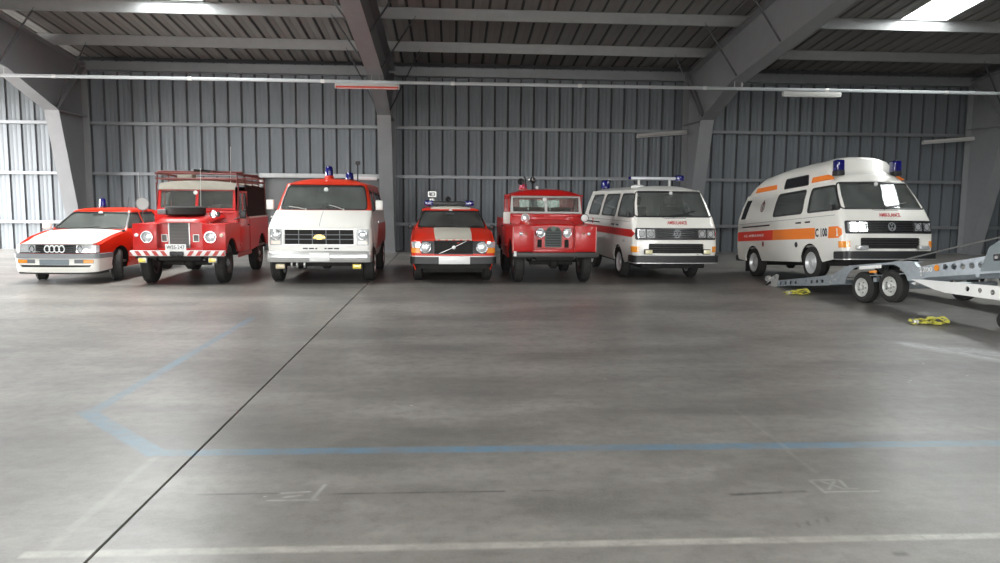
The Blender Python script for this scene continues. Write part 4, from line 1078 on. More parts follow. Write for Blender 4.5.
# ------------------------------------------------------------------ saloon cars
def saloon(name, label, x, y, psi, P, scale=1.0):
    c = Car(name, label, 'car', x, y, psi, scale=scale)
    y0, rear, wb, r = P['y0'], P['rear'], P['wb'], P['r']
    zh0, zb = P['zh0'], P['zb']                    # bonnet front edge, belt
    LW = Wrap([(.2, y0+.08), (.34, y0), (zh0-.05, y0), (zh0, y0+.025), (1.2, y0+.03)], P['w'], P.get('cr', .10), .05, y0, 1.0, [(.2, rear), (zb, rear)], rear, .6, P.get('tp', 0), 1.2)
    e = LW.L0+LW.A
    half = [(0, .42), (LW.L0, .42), (e, .42)]+[LW.S(*q) for q in [(-.42, .42), (-.38, .28)]+arch(0, r, r+.065, .24)+arch(wb, r, r+.065, .24)]
    yb = P['ybase']
    half += [LW.S(rear-.01, .34), LW.S(rear-.01, zb-.03), LW.S(rear-.5, zb), LW.S(P['yrw'], zb+.01), LW.S(yb, zb-.005), LW.S((yb+y0)/2, (zb+zh0)/2+.012), LW.S(y0+.3, zh0+.035), (e, zh0), (LW.L0, zh0), (0, zh0)]
    outer = half+[(-u, q) for u, q in reversed(half) if u > 1e-6]
    CU = LW.cuts(rear); cv = tuple(q for q, _ in P['w'])+(.5, .7)
    c.part('body', MB().panel(outer, [], LW.fn, .02, CU, cv), P['paint'])
    # bonnet: crowned sheet
    def edge(yy): return pl([(y0+.02, zh0), (y0+.3, zh0+.035), ((yb+y0)/2, (zb+zh0)/2+.012), (yb, zb-.005)], yy)
    def hoodw(yy): return pl(P['hw'], yy)
    def hood(u0, u1, off=0.0):
        def fn(u, v):
            k = u/hoodw(y0+.02); yy = v+.05*k*k*max(0, 1-(v-y0)/.5)
            return (k*hoodw(yy), yy, edge(yy)+.03*(1-k*k)*min(1, .35+(v-y0)*2)+.006+off)
        W0 = hoodw(y0+.02)
        return MB().grid(fn, [u*W0 for u in lin(u0, u1, 10)], [y0-.005, y0+.01, y0+.05, y0+.12]+lin(y0+.2, yb+.02, 8), .015)
    c.part('hood', hood(-1, 1), P['hood'])
    if P.get('stripe'):
        st = P['stripe']; c.part('hood_stripe', hood(-st, st, .003), P['stripe_m'])
    # wings' inner gutters under the bonnet edges
    c.part('wing_top', MB().grid(lambda u, v: (u*(LW.fn(*LW.S(max(v, y0+.18), edge(v)))[0]-.004), v+.05*u*u*max(0, 1-(v-y0)/.5), edge(v)-.016), lin(-1, 1, 8), lin(y0+.04, yb+.05, 8), .01), P['paint'])
    c.part('cowl', MB().box(-P['w2'][0][1]+.04, P['w2'][0][1]-.04, yb-.02, yb+.16, zb-.06, zb+.012, .01), BLACKP)
    # greenhouse
    zt = P['zt']; yr0, yr1 = P['yrw'], P['yrt']
    GW = Wrap([(zb, yb+.02), (zt, P['ytop'])], P['w2'], .075, .05, yb+.02, 1.35, [(zb, yr0), (zt, yr1)], yr0, 1.05)
    ge = GW.L0+GW.A; GC = GW.cuts(yr0)
    gh = [(0, zb-.01), (GW.L0, zb-.01), (ge, zb-.01), GW.S(yr0-.01, zb-.01), GW.S(yr1-.01, zt), (ge, zt), (GW.L0, zt), (0, zt)]
    gout = gh+[(-u, q) for u, q in reversed(gh) if u > 1e-6]
    ws = rp([(-(GW.L0+.035), zb+.03), (GW.L0+.035, zb+.03), (GW.L0+.055, zt-.035), (-(GW.L0+.055), zt-.035)], .06)
    sw = P['side_windows']; gcv = lin(zb, zt, 5)[1:-1]
    gholes = [ws]+[GW.flank(rp(p, .03), s) for s in (-1, 1) for p in sw]
    c.part('pillars', MB().panel(gout, gholes, GW.fn, .03, GC, gcv), P['paint'])
    def pane(nm, p, m):
        o = c.part(nm, MB().panel(p, [], GW.fn, .006, GC, gcv, -.012), m)
        c.part('rubber_seal', MB().panel(grow(p, .008), [grow(p, -.014)], GW.fn, .02, GC, gcv, .004), BLACKP, o)
    pane('windscreen', ws, GLASS)
    for s in (-1, 1):
        for p in sw: pane('side_window', GW.flank(rp(p, .03), s), GLASS)
        for dp in P['doors']:
            d = c.part('door', MB().panel(LW.flank(rp(dp, .03), s), [], LW.fn, .004, CU, cv, .005), P['paint'])
            yy = dp[1][0]-.16; xx = pl(P['w'], zb-.1)
            c.part('door_handle', MB().box(min(s*xx, s*(xx+.025)), max(s*xx, s*(xx+.025)), yy-.12, yy, zb-.13, zb-.105, .006), BLACKP, d)
    c.part('roof', roof_dome(GW, zt, P['roof_h'], P['ytop']-.02, yr1+.03, ft=.12, rt=.10), P['paint'])
    if P.get('stripe'):
        ru = .70
        rm = roof_dome(GW, zt, P['roof_h'], P['ytop']-.02, yr1+.03, ft=.12, rt=.10)
        W_ = pl(GW.w, zt)
        def rs(u, t):
            a = abs(u*ru); yf = P['ytop']-.02+GW.bow*min(1, a*W_/(W_-GW.r))**2
            yy = yf+(yr1+.03-yf)*t; e1 = min(1, t/.12); g1 = min(1, (1-t)/.10)
            return (u*ru*W_, yy, zt+.004+P['roof_h']*(1-a**3)*(1-(1-e1)**2)*(.25+.75*(1-(1-g1)**2)))
        c.part('roof_stripe', MB().grid(rs, lin(-1, 1, 8), [0, .02, .05, .09, .12]+lin(.2, 1, 8), .006), P['stripe_m'])
    # rear window and boot
    def rw(u, v):
        t = (v-zb)/(zt-zb); w = pl(P['w2'], v); return (-u*w, yr0+(yr1-yr0)*t, v)
    q = rp([(-.86, zb+.04), (.86, zb+.04), (.84, zt-.04), (-.84, zt-.04)], .05)
    c.part('rear_frame', MB().panel(rect(-1, 1, zb-.01, zt), [q], rw, .02), P['paint'])
    c.part('rear_window', MB().panel(q, [], rw, .006, (), (), -.008), GLASS)
    c.part('boot_lid', MB().grid(lambda u, v: (u*(pl(P['w'], zb)-.02), v, zb+.005+.02*(1-u*u)-.03*max(0, (v-rear+.15)/.15)), lin(-1, 1, 8), lin(yr0-.03, rear, 6), .02), P['paint'])
    c.part('rear_panel', MB().grid(lambda u, v: (u*pl(P['w'], v)*.995, rear-.004, v), lin(-1, 1, 6), (.34, .5, .7, zb-.02), .02), P['paint'])
    # running gear and inside
    for s in (-1, 1):
        for yy in (0, wb):
            wo = c.wheel(s*P['track'], yy, r, P['tw'], r*.58, s, SILVER, BLACKP)
            if P.get('steer') and yy == 0:
                pv = Matrix.Translation((s*P['track'], 0, 0)); wo.matrix_basis = pv @ Matrix.Rotation(R(P['steer']), 4, 'Z') @ pv.inverted()
            c.part('wheel_well', MB().grid(lambda u, v: (s*v, yy-(r+.07)*math.cos(u), r+(r+.07)*math.sin(u)), lin(.05, PI-.05, 12), (.5, P['w'][2][1]-.03), .008), UNDER)
    c.underbody(.60, y0+.2, rear-.2, .2, .34, (0, wb), r)
    c.part('floor_pan', MB().box(-.74, .74, yb-.1, yr0, .34, .38), INTER)
    c.part('engine_bay', MB().box(-.55, .55, y0+.12, yb-.1, .34, zh0-.12, .04), UNDER)
    c.part('dashboard', MB().box(-P['w2'][0][1]+.08, P['w2'][0][1]-.08, yb+.14, yb+.5, zb-.22, zb+.02, .05), BLACKP)
    for s in (-1, 1): c.seat(s*.36, yb+.85, .40, P.get('seat', SEAT), .5)
    c.seat(0, yb+1.62, .42, P.get('seat', SEAT), 1.15, False)
    c.steering(.36, yb+.62, zb+.0, 30, .19)
    c.part('inside_mirror', MB().box(-.11, .11, P['ytop']-.14, P['ytop']-.12, zt-.12, zt-.06, .01), BLACKP)
    return c, LW, GW, CU, cv

def audi():
    P = dict(y0=-.85, rear=3.45, wb=2.53, r=.31, zh0=.745, zb=.955, ybase=.36, w=[(.2, .74), (.36, .80), (.55, .83), (.75, .828), (.9, .805), (.98, .78)],
             paint=RED_OR, hood=WHITE, hw=[(-.9, .625), (-.3, .675), (.4, .70)], tp=.13, zt=1.345, ytop=1.02, yrw=2.85, yrt=2.25, w2=[(.95, .755), (1.345, .575)], roof_h=.05,
             side_windows=[[(.52, 1.0), (1.36, 1.0), (1.36, 1.30), (1.0, 1.30)], [(1.44, 1.0), (2.45, 1.0), (2.1, 1.30), (1.44, 1.30)]],
             doors=[[(.48, .30), (1.40, .28), (1.40, .945), (.45, .935)], [(1.42, .28), (2.15, .32), (2.35, .945), (1.42, .945)]], track=.715, tw=.20, cr=.10, steer=24)
    c, W, G, CU, cv = saloon('saloon_car', 'orange-red and white saloon with white bonnet and black lamp bar', -7.30, 15.35, -.5, P)
    e = W.L0+W.A
    # full-width lamp bar with four rings
    bar = c.part('lamp_bar', MB().panel(rp([(-(e-.03), .575), (e-.03, .575), (e-.03, .735), (-(e-.03), .735)], .012), [], W.fn, .02, CU, (.6, .7), .012), BLACKP)
    for k in range(4): c.part('grille_slat', MB().panel(rect(-.36, .36, .592+k*.035, .602+k*.035), [], W.fn, .01, CU, (), .018), BLACKG, bar)
    rings = MB()
    for k in range(4):
        cx = (k-1.5)*.10-.02; rings.panel(circ(cx, .655, .066, 22), [circ(cx, .655, .046, 22)], W.fn, .008, (), (), .026+.002*(k % 2))
    c.part('ring_emblem', rings, mat('bright ring metal', (.80, .80, .80), .35, .3), bar)
    text('grille_badge', 'quattro', .045, .16, lambda u, v: (u*.9-.35, W.fn(-.35, .62)[1]-.016, .61+v), STEEL, bar)
    for s in (-1, 1):
        p = rp([(s*.42, .592), (s*(e-.05), .592), (s*(e-.05), .722), (s*.42, .722)], .012)
        h = c.part('headlight', MB().panel(p, [], W.fn, .015, CU, (), .022), LENS)
        c.part('reflector_ring', MB().panel(circ(s*.49, .657, .056), [circ(s*.49, .657, .044)], W.fn, .004, (), (), .026), BLACKG, h)
        c.part('lamp_divider', MB().panel(rect(s*.565-.006, s*.565+.006, .592, .722), [], W.fn, .004, (), (), .026), GREYP, h)
    # bumper: grey strip over white spoiler
    B = Wrap([(.15, -.90), (.30, -.93), (.6, -.93)], [(.15, .81), (.32, .835), (.6, .85)], .11, .05, -.93, .9, None, 2, .8, .12, 1.3)
    be = B.U(-.36); BC = B.cuts(2)
    c.part('bumper_strip', MB().panel(rp([(-be, .485), (be, .485), (be, .572), (-be, .572)], .015), [], B.fn, .05, BC, (.5, .55), .012), BUMPG)
    ins = rect(-.30, .30, .37, .47)
    s1 = [rp([(s*.40, .395), (s*.78, .395), (s*.78, .468), (s*.40, .468)], .01) for s in (-1, 1)]
    slot = rp([(-.70, .325), (.70, .325), (.74, .365), (-.74, .365)], .01)
    sp = c.part('front_spoiler', MB().panel([(-be, .26), (-.6, .225), (.6, .225), (be, .26), (be, .487), (-be, .487)], [slot, s1[0], s1[1]], B.fn, .03, BC, (.3, .4)), WHITE)
    c.part('spoiler_slot', MB().panel(grow(slot, .01), [], B.fn, .02, BC, (), -.02), BLACKP, sp)
    c.part('spoiler_lip', MB().panel([(-be+.1, .195), (be-.1, .195), (be-.1, .235), (-be+.1, .235)], [], B.fn, .04, BC, (), -.01), BLACKP, sp)
    for s in (-1, 1):
        c.part('lamp_pocket', MB().panel(grow(s1[0 if s < 0 else 1], .008), [], B.fn, .02, BC, (), -.018), GREYP, sp)
        c.part('indicator', MB().panel([(s*.58, .402), (s*.77, .402), (s*.77, .462), (s*.58, .462)], [], B.fn, .012, BC, (), -.004), AMBER)
        c.part('fog_lamp', MB().panel([(s*.41, .402), (s*.57, .402), (s*.57, .462), (s*.41, .462)], [], B.fn, .012, BC, (), -.004), GREYP)
        c.part('arch_trim', MB().panel([W.S(.38, .485, s), W.S(3.3, .485, s), W.S(3.3, .53, s), W.S(.38, .53, s)], [], W.fn, .015, CU, (), .012), BLACKP)
        c.mirror(s*.90, .62, 1.03, .17, .12, WHITE if s < 0 else RED_OR, s, s*.77)
    c.part('plate_holder', MB().panel(rp(ins, .012), [], B.fn, .015, BC, (), .014), mat('blue grey plate holder', (.18, .215, .24), .4))
    c.beacon(-.14, 1.40, 1.392, .068, .17, BLUEL, BLACKP, .03)
    c.part('roof_aerial', MB().tube([(.33, 1.5, 1.39), (.33, 1.6, 1.62)], .006, 6), BLACKP)
    c.wiper((-.30, .42, .965), (.12, .52, 1.02)); c.wiper((.20, .42, .965), (.56, .52, 1.02))
    c.part('windscreen_disc', MB().cyl(G.fn(.03, 1.29), Vector(G.fn(.03, 1.29))+Vector((0, .012, 0)), .045, n=12), PAPER_GLINT)
audi()

def volvo():
    P = dict(y0=-.78, rear=3.75, wb=2.64, r=.315, zh0=.845, zb=1.02, ybase=.40, w=[(.2, .76), (.36, .82), (.58, .855), (.80, .85), (.95, .82), (1.05, .79)],
             paint=RED_OR, hood=RED_OR, hw=[(-.8, .70), (-.2, .745), (.5, .755)], tp=.06, zt=1.42, ytop=1.10, yrw=3.0, yrt=2.45, w2=[(1.0, .775), (1.42, .615)], roof_h=.055,
             side_windows=[[(.60, 1.06), (1.45, 1.06), (1.45, 1.38), (1.06, 1.38)], [(1.55, 1.06), (2.6, 1.06), (2.3, 1.38), (1.55, 1.38)]],
             doors=[[(.52, .34), (1.50, .30), (1.50, 1.0), (.50, .995)], [(1.53, .30), (2.2, .34), (2.45, 1.0), (1.53, 1.0)]], track=.69, tw=.19, cr=.09, stripe=.50, stripe_m=CREAM)
    c, W, G, CU, cv = saloon('saloon_car', 'orange-red saloon with cream bonnet stripe, diagonal grille bar and roof light bar', 0.0, 15.5, 2, P)
    e = W.L0+W.A
    # grille with diagonal bar, round lamps in dark surrounds
    p = rp([(-.40, .585), (.40, .585), (.40, .825), (-.40, .825)], .02)
    g = c.part('grille', MB().panel(p, [], W.fn, .02, CU, (), .012), UNDER)
    c.part('grille_frame', MB().panel(grow(p, .012), [grow(p, -.006)], W.fn, .02, CU, (), .022), BLACKP, g)
    for k in range(13): c.part('grille_slat', MB().panel(rect(-.37+k*.0617-.004, -.37+k*.0617+.004, .595, .815), [], W.fn, .01, (), (), .018), UNDER, g)
    c.part('diagonal_bar', MB().panel([(-.31, .59), (-.285, .59), (.275, .82), (.25, .82)], [], W.fn, .008, CU, (), .030), STEEL, g)
    c.part('round_emblem', MB().lathe([(0, .035), (.01, .035), (.016, .02), (.018, 0)], Vector(W.fn(0, .71))+Vector((0, -.022, 0)), (0, -1, 0), 16), INKW, g)
    for s in (-1, 1):
        q = rp([(s*.415, .585), (s*.665, .585), (s*.665, .825), (s*.415, .825)], .015)
        c.part('lamp_surround', MB().panel(q, [], W.fn, .02, CU, (), .012), BLACKP)
        y_ = W.fn(s*.545, .71)[1]
        c.lamp('headlight', s*.545, y_-.05, .71, .100, .03)
        c.part('side_light', MB().panel(rp([(s*.685, .705), (s*(e-.04), .705), (s*(e-.04), .81), (s*.685, .81)], .012), [], W.fn, .02, CU, (), .016), LENS)
        c.part('indicator', MB().panel(rp([(s*.685, .60), (s*(e-.04), .60), (s*(e-.04), .70), (s*.685, .70)], .012), [], W.fn, .02, CU, (), .016), AMBER)
        c.mirror(s*.86, .62, 1.06, .09, .10, BLACKP, s, s*.78)
    c.part('sill_trim', MB().panel(rect(-(W.L0), W.L0, .562, .578), [], W.fn, .015, CU, (), .02), RED_OR)
    B = Wrap([(.3, -.86), (.6, -.86)], [(.3, .86), (.6, .86)], .10, .05, -.86, .9, None, 2, .8, .05, 1.3); be = B.U(-.40); BC = B.cuts(2)
    c.part('bumper', MB().panel(rp([(-be, .395), (be, .395), (be, .53), (-be, .53)], .02), [], B.fn, .09, BC, (.42, .5), .01), BLACKP)
    c.part('bumper_trim', MB().panel(rect(-be+.02, be-.02, .532, .546), [], B.fn, .07, BC, (), .012), STEEL)
    c.part('front_apron', MB().panel(rect(-.70, .70, .30, .40), [], B.fn, .02, BC, (), -.07), UNDER)
    pt = c.plate(.01, -.872, .465, .60, .145)
    # light bar, spot lamp on the roof
    lb = c.part('light_bar', MB().box(-.44, .36, 1.36, 1.60, 1.50, 1.59, .02), BLACKP)
    for xx in (-.30, .28): c.part('light_bar_foot', MB().box(xx-.03, xx+.03, 1.44, 1.56, 1.47, 1.54), BLACKP, lb)
    for xx in (-.47, .42): c.part('blue_lamp', MB().box(xx-.10, xx+.10, 1.35, 1.61, 1.49, 1.61, .03), BLUEL, lb)
    c.part('siren_horn', MB().lathe([(0, .02), (.06, .03), (.12, .06), (.125, .05), (.06, .01)], (-.05, 1.44, 1.64), (0, -1, 0), 14).tube([(-.05, 1.46, 1.60), (-.05, 1.46, 1.64)], .015, 6), BLACKP, lb)
    sl = c.part('spot_lamp', MB().box(-.48, -.31, 1.46, 1.56, 1.69, 1.80, .012).cyl((-.395, 1.51, 1.62), (-.395, 1.51, 1.70), .02, n=8), GREYP)
    c.part('spot_frame', MB().prism(rp(rect(-.485, -.305, 1.685, 1.805), .02), [rp(rect(-.465, -.325, 1.705, 1.785), .015)], 'y', 1.44, 1.46), STEEL, sl)
    c.part('lens', MB().cyl((-.375, 1.452, 1.742), (-.375, 1.44, 1.742), .028, n=12), INKW, sl)
    c.part('spot_lamp_base', MB().lathe([(0, .06), (.04, .055), (.07, .02)], (-.395, 1.51, 1.595), (0, 0, 1), 14), INKW, sl)
    c.wiper((-.36, .46, 1.03), (.05, .56, 1.075)); c.wiper((.12, .46, 1.03), (.54, .56, 1.075))
    c.part('windscreen_disc', MB().cyl(G.fn(.0, 1.385), Vector(G.fn(0, 1.385))+Vector((0, .012, 0)), .04, n=12), PAPER_GLINT)
volvo()

# ------------------------------------------------------------------ field cars
def field_car(name, label, x, y, psi, third, scale=1.0):
    """third: lamps in the wings and a canvas hood; otherwise lamps beside the grille and a hard top"""
    c = Car(name, label, 'off-road car', x, y, psi, scale=scale)
    PT = RED_LR; WF, ZW = -.46, 1.13
    ZS = 1.385 if third else 1.36                      # screen base
    ZR = 1.80 if third else 1.725   # screen top
    WB, RE = (2.77, 3.42) if third else (2.235, 2.88)
    HWD = .83; rw = .385
    # wings: outer side with arch, front face, top, inner side
    for s in (-1, 1):
        sx = lambda a, b: (min(s*a, s*b), max(s*a, s*b))
        a0, a1 = sx(HWD-.02, HWD)
        side = [(WF+.03, .64), (-.42, .64)]+arch(0, rw+.02, .46, .60)+[(.47, .56), (.66, .56), (.66, ZW), (WF+.03, ZW)]
        mb = MB().prism(side, [], 'x', a0, a1)
        mb.box(*sx(.41, HWD), WF, .66, ZW-.02, ZW+.012, .012)
        mb.box(*sx(.41, HWD), WF, WF+.03, .63, ZW+.01, .022)
        mb.box(*sx(.405, .425), WF+.01, .62, .62, ZW)
        w = c.part('wing', mb, PT)
        if third:
            q = c.lamp('headlight', s*.565, WF-.03, .90, .092, .025, BLACKP)
            c.part('lamp_ring', MB().ring([(0, .095), (.012, .095), (.012, .108), (0, .108)], (s*.565, WF-.045, .90), (0, -1, 0), 22), CHROME, q)
            ind = c.part('indicator', MB().lathe([(0, .035), (.02, .034), (.03, .02), (.032, 0)], (s*.755, WF, .93), (0, -1, 0), 12), LENS if s < 0 else mat('pale amber lens', (.75, .62, .5), .2, 0, .6, .8))
        else:
            c.part('side_light', MB().lathe([(0, .036), (.022, .035), (.034, .02), (.036, 0)], (s*.67, WF, .985), (0, -1, 0), 12), LENS)
            c.part('indicator', MB().lathe([(0, .026), (.018, .025), (.026, .015), (.028, 0)], (s*.565, WF, .985), (0, -1, 0), 12), mat('dark amber lens', (.35, .08, .02), .25, 0, .6, .8))
            c.part('wing_edge', MB().tube([(s*(HWD-.012), WF+.004, .64), (s*(HWD-.012), WF+.004, ZW-.01)], .010, 6), mat('pink edge highlight', (.62, .28, .26), .5))  # highlight on the wing corner painted as a pale pink strip
        # door and sill
        d = c.part('door', MB().box(*sx(.79, .818), .70, 1.56, .54, 1.235, .012), PT)
        c.part('door_handle', MB().box(*sx(.818, .85), 1.38, 1.50, 1.06, 1.09, .006), BLACKP, d)
        for zz in (.70, 1.10): c.part('door_hinge', MB().box(*sx(.815, .845), .64, .76, zz-.02, zz+.02, .006), PT, d)
        c.part('sill_panel', MB().box(*sx(.77, .80), .66, 1.80, .44, .53, .008), PT if not third else mat('pale red panel', (.42, .10, .09), .5))  # sill in a paler red on the canvas-topped car
        # door top frame and glass
        ft = [(.74, 1.235), (1.55, 1.235), (1.55, ZR-.03), (.86, ZR-.03)]; hl = rp([(.80, 1.275), (1.15, 1.275), (1.15, ZR-.07), (.89, ZR-.07)], .02); hl2 = rp([(1.18, 1.275), (1.51, 1.275), (1.51, ZR-.07), (1.18, ZR-.07)], .02)
        dt = c.part('door_top', MB().prism(ft, [hl, hl2], 'x', *sx(.755, .785)), PT if not third else PT)
        c.part('door_glass', MB().prism(hl, [], 'x', *sx(.768, .773)), GLASS, dt); c.part('door_glass', MB().prism(hl2, [], 'x', *sx(.768, .773)), GLASS, dt)
        # rear tub flank with arch
        tub = [(1.58, .54), (1.80, .54)]+arch(WB, rw+.02, .44, .58)+[(WB+.465, .58), (RE, .60), (RE, 1.22), (1.58, 1.22)]
        c.part('rear_wing', MB().prism(tub, [], 'x', *sx(.80, .825)), PT)
        c.part('body_cap_rail', MB().box(*sx(.76, .835), 1.57, RE+.01, 1.20, 1.235, .01), PT if not third else STEEL)
        for yy in (0, WB):
            c.wheel(s*.67, yy, rw, .19, .21, s, mat('dark wheel paint', (.05, .035, .033), .5), GREYP)
            c.part('wheel_well', MB().grid(lambda u, v: (s*v, yy-.47*math.cos(u), rw+.47*math.sin(u)), lin(.25, PI-.25, 10), (.45, .80), .008), UNDER)
    # radiator panel, grille
    gy = -.27
    rpn = MB().prism(rp([(-.41, .62), (.41, .62), (.41, 1.14), (-.41, 1.14)], .01), [rp(rect(-.22, .11, .70, 1.08) if third else rect(-.14, .14, .73, 1.0), .015)]+([] if third else [rp(rect(s-.045, s+.045, .70, .86), .01) for s in (-.27, .27)]), 'y', gy, gy+.02)
    c.part('radiator_panel', rpn, PT)
    c.part('radiator', MB().box(-.40, .40, gy+.04, gy+.10, .64, 1.12), UNDER)
    if third:
        p = rp([(-.25, .66), (.14, .66), (.14, 1.185), (-.25, 1.185)], .02)
        g = c.part('grille', MB().prism(p, [grow(p, -.02)], 'y', gy-.025, gy-.0), STEEL)
        c.part('grille_mesh', MB().prism(grow(p, -.015), [], 'y', gy-.015, gy-.005), GRILLE, g)
        for k in range(7): c.part('grille_bar', MB().box(-.235, .125, gy-.022, gy-.012, .73+k*.062, .738+k*.062), GREYP, g)
        for s in (-1, 1):
            p2 = rp(rect(s*.285-.055-.04, s*.285+.055-.04, .80, .94), .01); v_ = c.part('side_vent', MB().prism(p2, [grow(p2, -.012)], 'y', gy-.012, gy), STEEL)
            c.part('vent_mesh', MB().prism(grow(p2, -.01), [], 'y', gy-.006, gy), GRILLE, v_)
        c.plate(-.03, WF-.13, .715, .37, .115, 'WSS-247', .095)
        for s in (-1, 1): c.part('plate_bracket', MB().box(-.05+s*.12-.01, -.05+s*.12+.01, WF-.13, WF+.19, .655, .67), BLACKP)
    else:
        p = rp([(-.155, .72), (.155, .72), (.155, 1.01), (.10, 1.09), (-.10, 1.09), (-.155, 1.01)], .02)
        g = c.part('grille', MB().prism(grow(p, .012), [grow(p, -.008)], 'y', gy-.025, gy), mat('dark green grille frame', (.06, .08, .07), .45, .3))
        c.part('grille_mesh', MB().prism(p, [], 'y', gy-.016, gy-.004), mat('dark wire mesh', (.045, .055, .05), .6, .3, .5, 0, .3, 60, bump=.5, bscale=200), g)
        for k in range(6): c.part('grille_bar', MB().box(-.145, .145, gy-.022, gy-.012, .76+k*.05, .768+k*.05), GREYP, g)
        c.part('grille_badge', MB().lathe([(0, .05), (.01, .048), (.012, 0)], (0, gy-.022, 1.075), (0, -1, 0), 14), mat('green badge', (.10, .14, .11), .4), g)
        for s in (-1, 1): c.lamp('headlight', s*.265, gy-.07, .995, .082, .045)
    # lower valance between the wings, bumper
    c.part('front_apron', MB().box(-.41, .41, gy-.12, gy+.01, .60, .685, .01), PT)
    bh0, bh1 = (.555, .655) if third else (.535, .625)
    b = c.part('bumper', MB().box(-.84, .84, -.62, -.53, bh0, bh1, .008), mat('white bumper paint', (.74, .72, .70), .45) if third else mat('dark galvanised bumper', (.05, .05, .048), .5, .3))
    if third:
        RS_ = mat('bumper red stripe', (.48, .05, .04), .45); hh = bh1-bh0
        k = 0; xx = -.80
        for i in range(7):
            for s in (-1, 1):
                x0_ = .17+i*.15
                if x0_ > .78: continue
                pts = [(x0_, bh0+.006), (x0_+.075, bh0+.006), (min(.835, x0_+.075+.06), bh1-.006), (min(.835, x0_+.06), bh1-.006)]
                if s < 0: pts = [(-a, q) for a, q in reversed(pts)]
                c.part('bumper_stripe', MB().prism(pts, [], 'y', -.6235, -.619), RS_, b)
        c.part('tow_pintle', MB().box(-.12, .12, -.68, -.62, bh0+.005, bh1-.01, .015).cyl((0, -.70, bh0+.05), (0, -.64, bh0+.05), .04, n=10), BLACKP, b)
        for s in (-1, 1):
            f = c.part('fog_lamp', MB().box(s*.62-.075, s*.62+.075, -.62, -.55, .43, .525, .012), STEEL)
            c.part('lens', MB().box(s*.62-.062, s*.62+.062, -.632, -.615, .442, .513, .008), YELLOW, f)
    else:
        c.part('bumper_tab', MB().box(-.82, -.77, -.63, -.60, .555, .65, .006), INKW, b)
    # bonnet: crowned, with front lip
    def bon(u, v):
        w = .46+.12*max(0, min(1, (v+.34)/.95)); z = pl([(-.36, 1.155), (-.33, 1.20), (-.1, 1.235), (.62, 1.315)] if third else [(-.36, 1.12), (-.33, 1.15), (-.1, 1.172), (.62, 1.222)], v)
        return (u*w, v, z+.025*(1-u*u)-.06*max(0, abs(u)-.86)/.14)
    c.part('hood', MB().grid(bon, [-1, -.95, -.9, -.8, -.5, 0, .5, .8, .9, .95, 1], [-.37, -.36, -.345, -.32, -.25, -.1, .1, .35, .62], .02), PT)
    for s in (-1, 1): c.part('hood_side', MB().prism([(-.34, 1.08), (.62, 1.08), (.62, 1.28 if third else 1.20), (-.33, 1.16 if third else 1.11)], [], 'x', min(s*.44, s*.46), max(s*.44, s*.46)), PT)
    c.part('bulkhead', MB().box(-.79, .79, .60, .70, .60, ZS-.01, .015), PT)
    c.part('scuttle_vents', MB().box(-.72, -.06, .585, .60, ZS-.075, ZS-.015, .006).box(.06, .72, .585, .60, ZS-.075, ZS-.015, .006), PT)
    # windscreen frame: two panes
    y_s, y_t = .66, .76
    def scr(u, v): return (u, y_s+(y_t-y_s)*(v-ZS)/(ZR-ZS), v)
    panes = [rp(rect(s*.36-.335, s*.36+.335, ZS+.035, ZR-.035), .02) for s in (-1, 1)]
    fm = PT if third else mat('grey screen frame', (.52, .52, .50), .5, .2)
    fo = [(-.755, ZS), (.755, ZS), (.725, ZR), (-.725, ZR)]
    c.part('screen_frame', MB().panel(fo, panes, scr, .035), fm)
    for p in panes: c.part('windscreen', MB().panel(p, [], scr, .006, (), (), -.015), GLASS)
    c.wiper((-.45, y_s-.005, ZS+.05), (-.12, y_s+.01, ZS+.11)); c.wiper((.25, y_s-.005, ZS+.05), (.58, y_s+.01, ZS+.11))
    # inside
    c.part('floor_pan', MB().box(-.78, .78, .66, RE-.02, .56, .60), INTER)
    c.part('dashboard', MB().box(-.70, .70, .70, .86, 1.05, 1.30, .03), BLACKP)
    for xx in (-.48, 0, .48): c.seat(xx, 1.0, .78, SEAT if third else SEATR, .44, False)
    c.steering(.42, .98, 1.28, 50, .21)
    c.part('seat_bulkhead', MB().box(-.78, .78, 1.54, 1.57, .60, 1.22), PT)
    c.part('tail_panel', MB().box(-.82, .82, RE-.02, RE+.01, .56, 1.22, .008), PT)
    ch = c.underbody(.38, -.50, RE-.1, .46, .58, (0, WB), .385)
    for s in (-1, 1):
        c.part('leaf_spring', MB().tube([(s*.45, -.45, .50), (s*.45, -.2, .44), (s*.45, 0, .42), (s*.45, .25, .44), (s*.45, .5, .50)], .03, 6), UNDER)
    c.part('windscreen_disc', MB().cyl(scr(-.03, ZR-.075), Vector(scr(-.03, ZR-.075))+Vector((0, -.015, 0)), .042, n=12), PAPER_GLINT)
    return c, ZS, ZR

